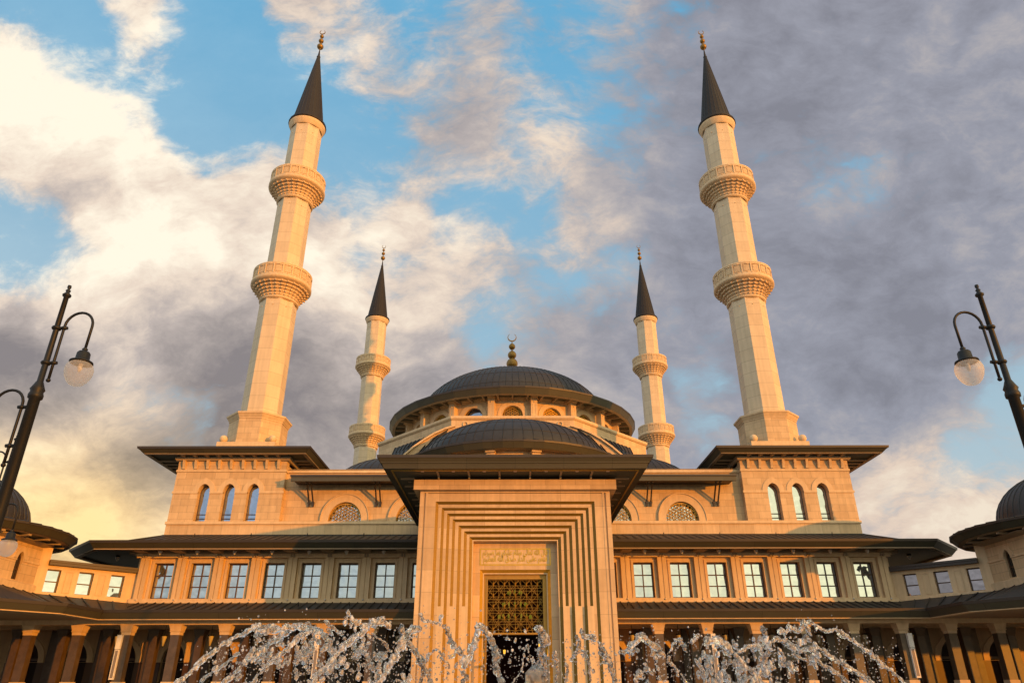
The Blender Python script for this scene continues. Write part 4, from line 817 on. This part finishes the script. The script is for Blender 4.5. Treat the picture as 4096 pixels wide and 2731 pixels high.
# inscription
k2 = YP / Y0; ix, iz0, iz1 = 1.66 * k2, 5.09 * k2, 5.86 * k2
b = MB(); b.plate([(-ix, iz0), (ix, iz0), (ix, iz1), (-ix, iz1)], [[(-ix + .05, iz0 + .05), (ix - .05, iz0 + .05), (ix - .05, iz1 - .05), (-ix + .05, iz1 - .05)]], YP - .02, YP + .005); ib = b.build('inscription_border', 'gold', por)
b = MB(); b.box(-ix + .06, ix - .06, YP - .012, YP + .005, iz0 + .06, iz1 - .06); ip = b.build('inscription_panel', 'smooth', por)
def shape_ar(words):
    F = {'ا': ('FE8D', 'FE8E', None, None), 'ب': ('FE8F', 'FE90', 'FE91', 'FE92'), 'ت': ('FE95', 'FE96', 'FE97', 'FE98'), 'د': ('FEA9', 'FEAA', None, None), 'ر': ('FEAD', 'FEAE', None, None),
         'س': ('FEB1', 'FEB2', 'FEB3', 'FEB4'), 'ص': ('FEB9', 'FEBA', 'FEBB', 'FEBC'), 'ع': ('FEC9', 'FECA', 'FECB', 'FECC'), 'ف': ('FED1', 'FED2', 'FED3', 'FED4'), 'ق': ('FED5', 'FED6', 'FED7', 'FED8'),
         'ك': ('FED9', 'FEDA', 'FEDB', 'FEDC'), 'ل': ('FEDD', 'FEDE', 'FEDF', 'FEE0'), 'م': ('FEE1', 'FEE2', 'FEE3', 'FEE4'), 'ن': ('FEE5', 'FEE6', 'FEE7', 'FEE8'), 'ه': ('FEE9', 'FEEA', 'FEEB', 'FEEC'),
         'ي': ('FEF1', 'FEF2', 'FEF3', 'FEF4'), 'ى': ('FEEF', 'FEF0', None, None), 'ظ': ('FEC5', 'FEC6', 'FEC7', 'FEC8')}
    out = []
    for w in words.split(' '):
        r = ''
        for i, ch in enumerate(w):
            pv_ = i > 0 and F[w[i - 1]][2] is not None; nx_ = i < len(w) - 1 and F[ch][2] is not None
            f = F[ch]; c = (f[3] if pv_ else f[2]) if nx_ else (f[1] if pv_ else f[0]); r += chr(int(c, 16))
        out.append(r[::-1])
    return ' '.join(out[::-1])
for txt, zz, hh, ww in (('قال الله تعالى سلام عليكم بما صبرتم', .74, .50, 3.16), ('فنعم عقبى الدار صدق الله العظيم', .26, .50, 3.10)):
    try:
        cu = bpy.data.curves.new('inscription_text', 'FONT'); cu.body = shape_ar(txt); cu.size = .42; cu.extrude = .008; cu.align_x = 'CENTER'; cu.offset = .010
        to = bpy.data.objects.new('tmp', cu); sc.collection.objects.link(to); bpy.context.view_layer.update()
        me = bpy.data.meshes.new_from_object(to.evaluated_get(bpy.context.evaluated_depsgraph_get())); bpy.data.objects.remove(to)
        xs = [v.co.x for v in me.vertices]; ys = [v.co.y for v in me.vertices]
        if not xs: continue
        fx = ww * 1.0 / (max(xs) - min(xs)); fy = hh * .86 / (max(ys) - min(ys)); cxm = (max(xs) + min(xs)) / 2; cym = (max(ys) + min(ys)) / 2
        ox = 0.0; oz = iz0 + .09 + zz * (iz1 - iz0 - .18)
        for v in me.vertices: x, y, z = v.co; v.co = ((x - cxm) * fx + ox, YP - .022 - z - 36.0, (y - cym) * fy + oz + .4)
        me.materials.clear(); me.materials.append(M['gold']); o = bpy.data.objects.new('inscription_letters', me); sc.collection.objects.link(o); o.parent = ip
    except Exception as ex: print('text', ex)
# body behind the front
b = MB(); b.box(-BW, -4.40, Y0 + .21, 43.7, -.4, ZT + .1); b.box(4.40, BW, Y0 + .21, 43.7, -.4, ZT + .1); b.box(-BW, BW, Y0 + .9, 46.5, 6.6, ZT + .1); b.box(-BW, BW, Y0 + .004, Y0 + .9, ZT - .0, ZT + .1)
b.add([(-BW, Y0, -.4), (-BW, Y0 + .22, -.4), (-BW, Y0 + .22, ZT + .1), (-BW, Y0, ZT + .1)], [(0, 1, 2, 3)]); b.add([(BW, Y0, -.4), (BW, Y0 + .22, -.4), (BW, Y0 + .22, ZT + .1), (BW, Y0, ZT + .1)], [(0, 1, 2, 3)])
b.build('body', 'portal', por)
pth = [(-BW, 46.0), (-BW, Y0), (BW, Y0), (BW, 46.0)]
b = MB(); b.sweep(pth, [(0, ZT + .10), (.012, ZT + .10), (.012, 8.80), (.04, 8.80), (.04, 8.84), (.05, 8.86), (.13, 8.97), (.15, 8.975), (.15, 9.08), (-.3, 9.08), (-.3, ZT + .10)], side=-1); b.build('cornice', 'portal', por)
b = MB(); b.box(-BW + .1, BW - .1, Y0 + .2, 46.3, 8.6, 9.55); b.build('attic', 'coffer', por)
EX, EY0, EY1 = 6.515, 32.5, 46.5
eq = [(-EX, EY0), (EX, EY0), (EX, EY1), (-EX, EY1)]
b = MB(); b.sweep(eq, [(-.30, 9.27), (-.22, 9.50), (-.17, 9.50), (-.15, 9.56), (-.03, 9.72), (-.6, 9.74), (-.6, 9.27)], True, 1); ev = b.build('eave', 'fascia', por)
b = MB(); b.sweep(eq, [(-.05, 9.71), (.0, 9.72), (.02, 9.85), (-.3, 9.86), (-.3, 9.72)], True, 1); b.build('gutter', 'gutter', ev)
b = MB(); b.sweep(eq, [(-.68, 9.25), (-.60, 9.25), (-.60, 9.27), (-.68, 9.27)], True, 1); b.build('gold_trim', 'gold', ev)
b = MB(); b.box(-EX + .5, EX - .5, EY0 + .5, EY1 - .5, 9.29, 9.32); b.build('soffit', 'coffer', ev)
b = MB()
for i in range(6): x = -3.72 + 1.484 * i; b.box(x - .045, x + .045, EY0 + .70, Y0 - .15, 9.22, 9.288); b.box(x - .04, x + .04, Y0 - .40, Y0 - .15, 9.10, 9.22)
for s in (-1, 1):
    for i in range(8): y = 34.6 + 1.45 * i; b.box(*(sorted((s * 4.95, s * 5.65))), y - .045, y + .045, 9.22, 9.288)
b.build('soffit_rib', 'soffit', ev)
for s in (-1, 1):
    for i in range(7):
        y = 35.3 + 1.45 * i; b = MB(Matrix.Translation((s * 5.3, y, 9.285))); b.lathe([(.001, -.015), (.055, -.015), (.085, -.02), (.085, .01)], 14); b.build('downlight', 'soffit', ev)
for i in range(7): b = MB(Matrix.Translation((-4.45 + 1.484 * i, 33.35, 9.285))); b.lathe([(.001, -.015), (.055, -.015), (.085, -.02), (.085, .01)], 14); b.build('downlight', 'lens', ev)
b = MB(); b.frust([(-EX + .1, EY0 + .1), (EX - .1, EY0 + .1), (EX - .1, EY1 - .1), (-EX + .1, EY1 - .1)], 9.84, [(-.3, 38.5), (.3, 38.5), (.3, 40.5), (-.3, 40.5)], 10.9); b.build('roof', 'roof', por)
# chandelier inside, seen through the transom lattice
ch_ = thing('chandelier', (0, 39.5, 5.2), 'lit green glass chandelier hanging inside the doorway behind the lattice', 'chandelier')
for zz, rr, nn in ((4.35, .35, 8), (3.75, .62, 12), (3.15, .85, 16)):
    b = MB(Matrix.Translation((0, 39.5, 0))); b.lathe([(rr - .02, zz - .05), (rr + .02, zz - .05), (rr + .02, zz), (rr - .02, zz)], 32); b.build('hoop', 'brass', ch_)
    for i in range(nn): a = 2 * math.pi * i / nn; b = MB(Matrix.Translation((rr * math.cos(a), 39.5 + rr * math.sin(a), zz))); b.lathe([(.01, 0), (.035, .05), (.045, .13), (.03, .2), (.001, .2)], 10); b.build('glass_cup', 'chglow', ch_)
b = MB(Matrix.Translation((0, 39.5, 0))); b.tube([(0, 0, 5.2), (0, 0, 3.1)], .02, 6); b.build('rod', 'brass', ch_)
for (x, y, z, l) in ((-.55, 41, 1.55, 'small lit amber wall lamp inside the dark doorway, left of its middle'), (1.15, 36.2, 1.6, 'small lit amber lamp beside the right door leaf')):
    o = thing('wall_lamp', (x, y, z), l, 'wall lamp'); TT = Matrix.Translation((x, y, z)); b = MB(TT); b.lathe([(.001, .0), (.05, .02), (.07, .2), (.001, .22)], 10); b.build('lamp_shade', 'lampglow', o); b = MB(TT); b.box(-.03, .03, 0, .1, -.08, .0); b.build('bracket', 'brass', o)
# ------------------------------------------------------------------ street lamps
def lamp_post(x0, y0, inner, label, swap=False):
    """inner = +1 if the upper arm points to +x"""
    g0 = -1.4; t = thing('street_lamp', (x0, y0, g0), label, 'street lamp', 'two armed iron street lamps in the court'); T = Matrix.Translation((x0, y0, 0))
    b = MB(T); b.lathe([(.001, g0), (.26, g0), (.26, g0 + .25), (.19, g0 + .3), (.17, g0 + .9), (.20, g0 + .95), (.13, g0 + 1.05), (.10, g0 + 1.2), (.088, 4.48), (.115, 4.50), (.12, 4.56), (.10, 4.62), (.12, 4.66), (.085, 4.74), (.07, 4.78), (.052, 4.82), (.043, 6.50), (.07, 6.52), (.075, 6.55), (.03, 6.60), (.045, 6.64), (.02, 6.67), (.035, 6.71), (.03, 6.75), (.001, 6.76)], 20); b.build('post', 'iron', t)
    for dr, dz in ((inner, 0.0), (-inner, -1.52)):
        x1 = .135 * dr if dz == 0 else .18 * dr; b = MB(T); pts = [(x1, 0, 4.86 + dz), (x1, 0, 5.3 + dz), (x1, 0, 5.88 + dz)]
        rr = .245
        for i in range(1, 13): a = math.pi * i / 12; pts.append((x1 + dr * rr * (1 - math.cos(a)) * 1.02, 0, 5.90 + dz + rr * 1.12 * math.sin(a)))
        pts.append((x1 + dr * rr * 2.0, 0, 5.44 + dz)); b.tube(pts, .024, 10); b.sphere((x1, 0, 4.84 + dz), .04, 10)
        for zz in (5.17, 5.86): b.tube([(-.07 * dr, 0, zz + dz), (x1 + .06 * dr, 0, zz + dz)], .032, 8); b.sphere((0, 0, zz + dz), .085, 12, .6); b.sphere((x1, 0, zz + dz), .05, 12, .8)
        ar = b.build('arm', 'iron', t); gx = x1 + dr * rr * 2.0; G = T @ Matrix.Translation((gx, 0, dz))
        b = MB(G); b.lathe([(.03, 5.46), (.05, 5.43), (.03, 5.40), (.09, 5.38), (.11, 5.35), (.115, 5.24), (.13, 5.22), (.19, 5.19), (.195, 5.165), (.001, 5.16)], 20); b.build('lamp_cap', 'iron', t)
        b = MB(G); pf = [(.165, 5.16), (.205, 5.12), (.228, 5.05), (.226, 4.98), (.205, 4.90), (.165, 4.82), (.11, 4.76), (.05, 4.735), (.001, 4.73)]; b.lathe(pf, 28)
        gl = b.build('globe', 'globe', t)
        b = MB(G); b.lathe([(.001, 5.16), (.035, 5.15), (.04, 5.07), (.02, 5.0), (.001, 4.99)], 12); b.build('bulb', 'lens', t)
lamp_post(-8.47, 11.5, 1, 'nearby black street lamp with two curved arms and glass globes at the left edge')
lamp_post(8.50, 11.5, -1, 'nearby black street lamp with two curved arms and glass globes at the right edge')
lamp_post(-14.70, 20.0, -1, 'distant street lamp at the left edge, its low globe before the pavilion')
# ------------------------------------------------------------------ security camera on the right hand arcade gutter
o = thing('security_camera', (20.55, 29.9, 2.75), 'white security camera under the arcade gutter at the right edge', 'camera')
b = MB(Matrix.Translation((20.55, 29.9, 2.75)) @ Matrix.Rotation(R(35), 4, 'Z') @ Matrix.Rotation(R(-12), 4, 'Y')); b.box(-.22, .16, -.05, .05, -.05, .05); b.box(-.27, .17, -.06, .06, .05, .065); b.build('housing', 'white', o)
b = MB(Matrix.Translation((20.55, 29.9, 2.75))); b.tube([(.05, 0, .04), (.08, .05, .16)], .018, 8); b.build('bracket', 'white', o)
# ------------------------------------------------------------------ fountain
fo = thing('fountain', (0, 8.2, -1.4), 'fountain in the foreground throwing arcs of clear splashing water before the doorway', 'fountain')
b = MB(Matrix.Translation((0, 8.2, -1.4))); b.lathe([(4.6, 0), (4.6, .45), (4.4, .5), (4.15, .5), (4.15, .12), (.001, .12)], 64); b.build('basin', 'smooth', fo)
b = MB(Matrix.Translation((0, 8.2, -1.4))); b.lathe([(4.14, .36), (.001, .36)], 64); b.build('pool_water', 'water', fo)
def world_pt(px, py, y):
    dd = fw + rt * ((px - 2048) / F_PX) + up * ((1365.5 - py) / F_PX); q = Vector((XC, 0, 0)) + dd * (y / dd.y); return q
G1 = lambda x, y: (600 + x * .4677, 2400 + y * .4677)
G2 = lambda x, y: (1600 + x * .4252, 2400 + y * .4252)
G3 = lambda x, y: (2500 + x * .5102, 2400 + y * .5102)
JETS = [
 (G1, [(200, 745), (330, 620), (430, 530), (560, 430), (680, 340), (840, 262), (960, 222), (1110, 235)], 26, 7.8),
 (G1, [(900, 250), (1080, 250), (1250, 220), (1400, 250), (1480, 300), (1540, 420), (1570, 520)], 34, 8.1),
 (G1, [(380, 745), (500, 640), (620, 560), (760, 450)], 18, 8.4),
 (G1, [(590, 745), (780, 560), (860, 480), (960, 420), (1060, 340), (1200, 260)], 28, 8.0),
 (G1, [(840, 745), (1000, 560), (1090, 480), (1230, 360), (1330, 290), (1460, 260)], 26, 7.7),
 (G1, [(1370, 745), (1500, 570), (1640, 410), (1780, 290), (1880, 205), (1980, 185), (2050, 240)], 32, 7.5),
 (G1, [(1920, 745), (2070, 530), (2150, 370), (2230, 240), (2310, 240)], 32, 7.7),
 (G1, [(1500, 190), (1570, 230), (1640, 280), (1700, 360), (1760, 420), (1850, 480), (1900, 590)], 22, 8.2),
 (G1, [(2150, 250), (2210, 350), (2280, 450), (2330, 560), (2345, 640), (2300, 740)], 22, 7.9),
 (G1, [(1350, 190), (1400, 260), (1390, 360), (1360, 470), (1330, 540)], 22, 8.6),
 (G1, [(1900, 280), (1960, 330), (2020, 370), (2040, 450)], 13, 8.6),
 (G2, [(195, 130), (225, 190), (300, 205), (370, 215), (378, 140)], 20, 7.5),
 (G2, [(405, 240), (450, 290), (480, 390), (520, 430)], 20, 7.6),
 (G2, [(10, 270), (60, 350), (120, 450), (200, 560), (260, 680), (290, 790)], 26, 7.9),
 (G2, [(620, 600), (690, 400), (745, 250), (810, 290), (860, 380), (900, 500), (905, 640), (950, 790)], 30, 7.4),
 (G2, [(250, 560), (300, 480), (370, 470), (400, 550), (465, 610), (430, 760)], 15, 8.2),
 (G2, [(490, 540), (560, 470), (605, 560), (590, 680), (600, 790)], 26, 7.8),
 (G2, [(1305, 250), (1340, 320), (1370, 400), (1325, 460), (1350, 570), (1370, 680), (1375, 790)], 36, 7.2),
 (G2, [(1440, 490), (1475, 570), (1465, 680), (1480, 790)], 20, 7.5),
 (G2, [(1715, 270), (1740, 350), (1820, 350), (1890, 430), (1950, 540), (1990, 650), (2040, 790)], 28, 7.5),
 (G2, [(1655, 320), (1685, 410), (1650, 500), (1610, 550)], 22, 7.6),
 (G2, [(1560, 570), (1580, 690), (1550, 790)], 18, 7.8),
 (G2, [(1050, 790), (1140, 640), (1190, 420), (1240, 560), (1250, 600)], 12, 8.0),
 (G2, [(1700, 470), (1760, 520), (1780, 640), (1800, 790)], 13, 8.4),
 (G2, [(2080, 490), (2150, 450), (2240, 360), (2320, 370), (2380, 430)], 22, 7.9),
 (G3, [(20, 420), (60, 350), (120, 290), (200, 345), (300, 420), (400, 540), (520, 680)], 26, 7.5),
 (G3, [(640, 320), (760, 330), (860, 430), (960, 530), (1090, 660)], 30, 7.5),
 (G3, [(1225, 260), (1290, 220), (1370, 240), (1400, 175), (1500, 200), (1560, 240), (1650, 240), (1760, 300), (1900, 400), (2020, 500), (2130, 590), (2220, 680)], 24, 7.8),
 (G3, [(1280, 350), (1380, 390), (1500, 370), (1620, 440), (1760, 530), (1900, 620), (1980, 680)], 24, 8.2),
 (G3, [(900, 390), (1000, 350), (1100, 370), (1180, 300), (1290, 340), (1330, 420), (1420, 470)], 24, 8.0),
 (G3, [(1080, 210), (1100, 290), (1120, 400), (1080, 520), (1040, 640)], 22, 8.4),
 (G3, [(1480, 460), (1580, 520), (1700, 600), (1780, 680)], 22, 8.5),
 (G3, [(350, 400), (400, 320), (450, 330), (470, 390)], 18, 8.3),
 (G3, [(520, 330), (560, 290), (590, 275)], 18, 8.2),
]
def lump(bm, p, r, ax, el):
    ret = bmesh.ops.create_icosphere(bm, subdivisions=2, radius=1.0); q = ax.to_track_quat('Z', 'Y'); sd = random.random() * 50
    for v in ret['verts']:
        nn = noise.noise(v.co * 1.3 + Vector((sd, 0, 0))); c = v.co * (1 + .5 * nn); v.co = p + q @ Vector((c.x * r, c.y * r, c.z * r * el))
def water_obj(name, bm, parent, vox):
    me = bpy.data.meshes.new(name); org = ORG[fo.name]
    for v in bm.verts: v.co -= org
    bm.to_mesh(me); bm.free(); me.polygons.foreach_set('use_smooth', [True] * len(me.polygons)); me.materials.append(M['water'])
    o = bpy.data.objects.new(name, me); sc.collection.objects.link(o); o.parent = parent
    if vox:
        md = o.modifiers.new('remesh', 'REMESH'); md.mode = 'VOXEL'; md.voxel_size = vox; md.use_smooth_shade = True
        tx = bpy.data.textures.get('ripple') or bpy.data.textures.new('ripple', 'CLOUDS'); tx.noise_scale = .030
        dm = o.modifiers.new('ripple', 'DISPLACE'); dm.texture = tx; dm.strength = .014; dm.mid_level = .5; dm.texture_coords = 'LOCAL'
    return o
spray = bmesh.new()
for ji, (G, pts, wpx, y) in enumerate(JETS):
    P = [world_pt(*G(*p), y + .12 * i) for i, p in enumerate(pts)]
    dens = []
    for i in range(len(P) - 1):
        n = max(2, int((P[i + 1] - P[i]).length / .028))
        p0, p1, p2, p3 = P[max(i - 1, 0)], P[i], P[i + 1], P[min(i + 2, len(P) - 1)]
        for j in range(n):
            t = j / n; q = .5 * ((2 * p1) + (p2 - p0) * t + (2 * p0 - 5 * p1 + 4 * p2 - p3) * t * t + (3 * p1 - p0 - 3 * p2 + p3) * t ** 3); dens.append((q, (p2 - p1).normalized()))
    rad = wpx * .5 * .5 / F_PX * y * 1.34; bm = bmesh.new(); gap = random.random() * 10
    for i, (q, ax) in enumerate(dens):
        f = .90 + .5 * noise.noise(Vector((i * .17 + gap, ji * 3.1, 0))) + .25 * noise.noise(Vector((i * .6, ji, 9)))
        if f < .30 and wpx < 30: continue
        off = Vector((random.gauss(0, 1), random.gauss(0, 1), random.gauss(0, 1))) * rad * .42
        lump(bm, q + off, max(.2, f) * rad * random.uniform(.75, 1.35), ax, random.uniform(1.1, 2.2))
        if random.random() < .55: lump(bm, q + off * 3.2, rad * random.uniform(.18, .5), ax, random.uniform(1, 1.8))
        for _ in range(2):
            if random.random() < .6:
                o2 = Vector((random.gauss(0, .11), random.gauss(0, .09), random.gauss(-.06, .11))); bmm = spray; r = random.choice((.004, .006, .008, .012))
                ret = bmesh.ops.create_icosphere(bmm, subdivisions=1, radius=r)
                for v in ret['verts']: v.co = v.co + q + o2
    water_obj('water_jet', bm, fo, .0085)
# loose lumps between the jets
CL = [(G1, 900, 1900, 260, 560, 95, 8.3), (G1, 1100, 2250, 450, 720, 70, 8.3), (G1, 500, 900, 400, 650, 16, 8.2), (G3, 560, 1300, 360, 650, 130, 8.3), (G3, 1000, 1500, 300, 520, 50, 8.1), (G3, 40, 300, 350, 640, 24, 8.2), (G2, 820, 1280, 280, 640, 40, 7.9), (G2, 1650, 2100, 480, 780, 22, 8.1), (G2, 150, 620, 500, 780, 18, 8.1), (G1, 1700, 1850, 150, 330, 10, 8.1)]
for G, x0, x1, z0, z1, n, y in CL:
    bm = bmesh.new()
    for _ in range(int(n * .75)):
        px, py = G(random.uniform(x0, x1), random.uniform(z0, z1)); q = world_pt(px, py, y + random.uniform(-.4, .6)); big = random.random() < .5 and G is not G2
        ax = Vector((random.gauss(0, .5), 0, 1)).normalized()
        if big:
            for _k in range(random.randint(2, 4)): lump(bm, q + Vector((random.gauss(0, .025), random.gauss(0, .02), random.gauss(0, .04))), random.uniform(.014, .028), ax, random.uniform(1, 2))
        else: lump(bm, q, random.uniform(.008, .018), ax, random.uniform(1, 1.8))
    water_obj('water_clump', bm, fo, .0075)['kind'] = 'stuff'
for _ in range(2400):
    G = random.choice((G1, G2, G3, G1, G3)); px, py = G(random.uniform(500 if G is G1 else 100, 2200), 290 + 460 * random.random() ** .7); q = world_pt(px, py, random.uniform(7.3, 9)); r = random.choice((.003, .004, .005, .008))
    ret = bmesh.ops.create_icosphere(spray, subdivisions=1, radius=r)
    for v in ret['verts']: v.co = v.co + q
so_ = water_obj('spray', spray, fo, 0); so_['kind'] = 'stuff'
bm = bmesh.new(); q = world_pt(*G2(1300, 735), 7.9)
ret = bmesh.ops.create_icosphere(bm, subdivisions=4, radius=.125)
for v in ret['verts']: v.co = Vector((v.co.x, v.co.y, v.co.z * 1.25)) * (1 + .22 * noise.noise(v.co * 14) + .08 * noise.noise(v.co * 40)) + q - Vector((0, 0, .02))
mw = blend_glass('bubbly_water', 1.2, .3, (.9, .92, .94), (.60, .62, .62), .14, .8); o = water_obj('water_bell', bm, fo, 0); o.data.materials.clear(); o.data.materials.append(mw)
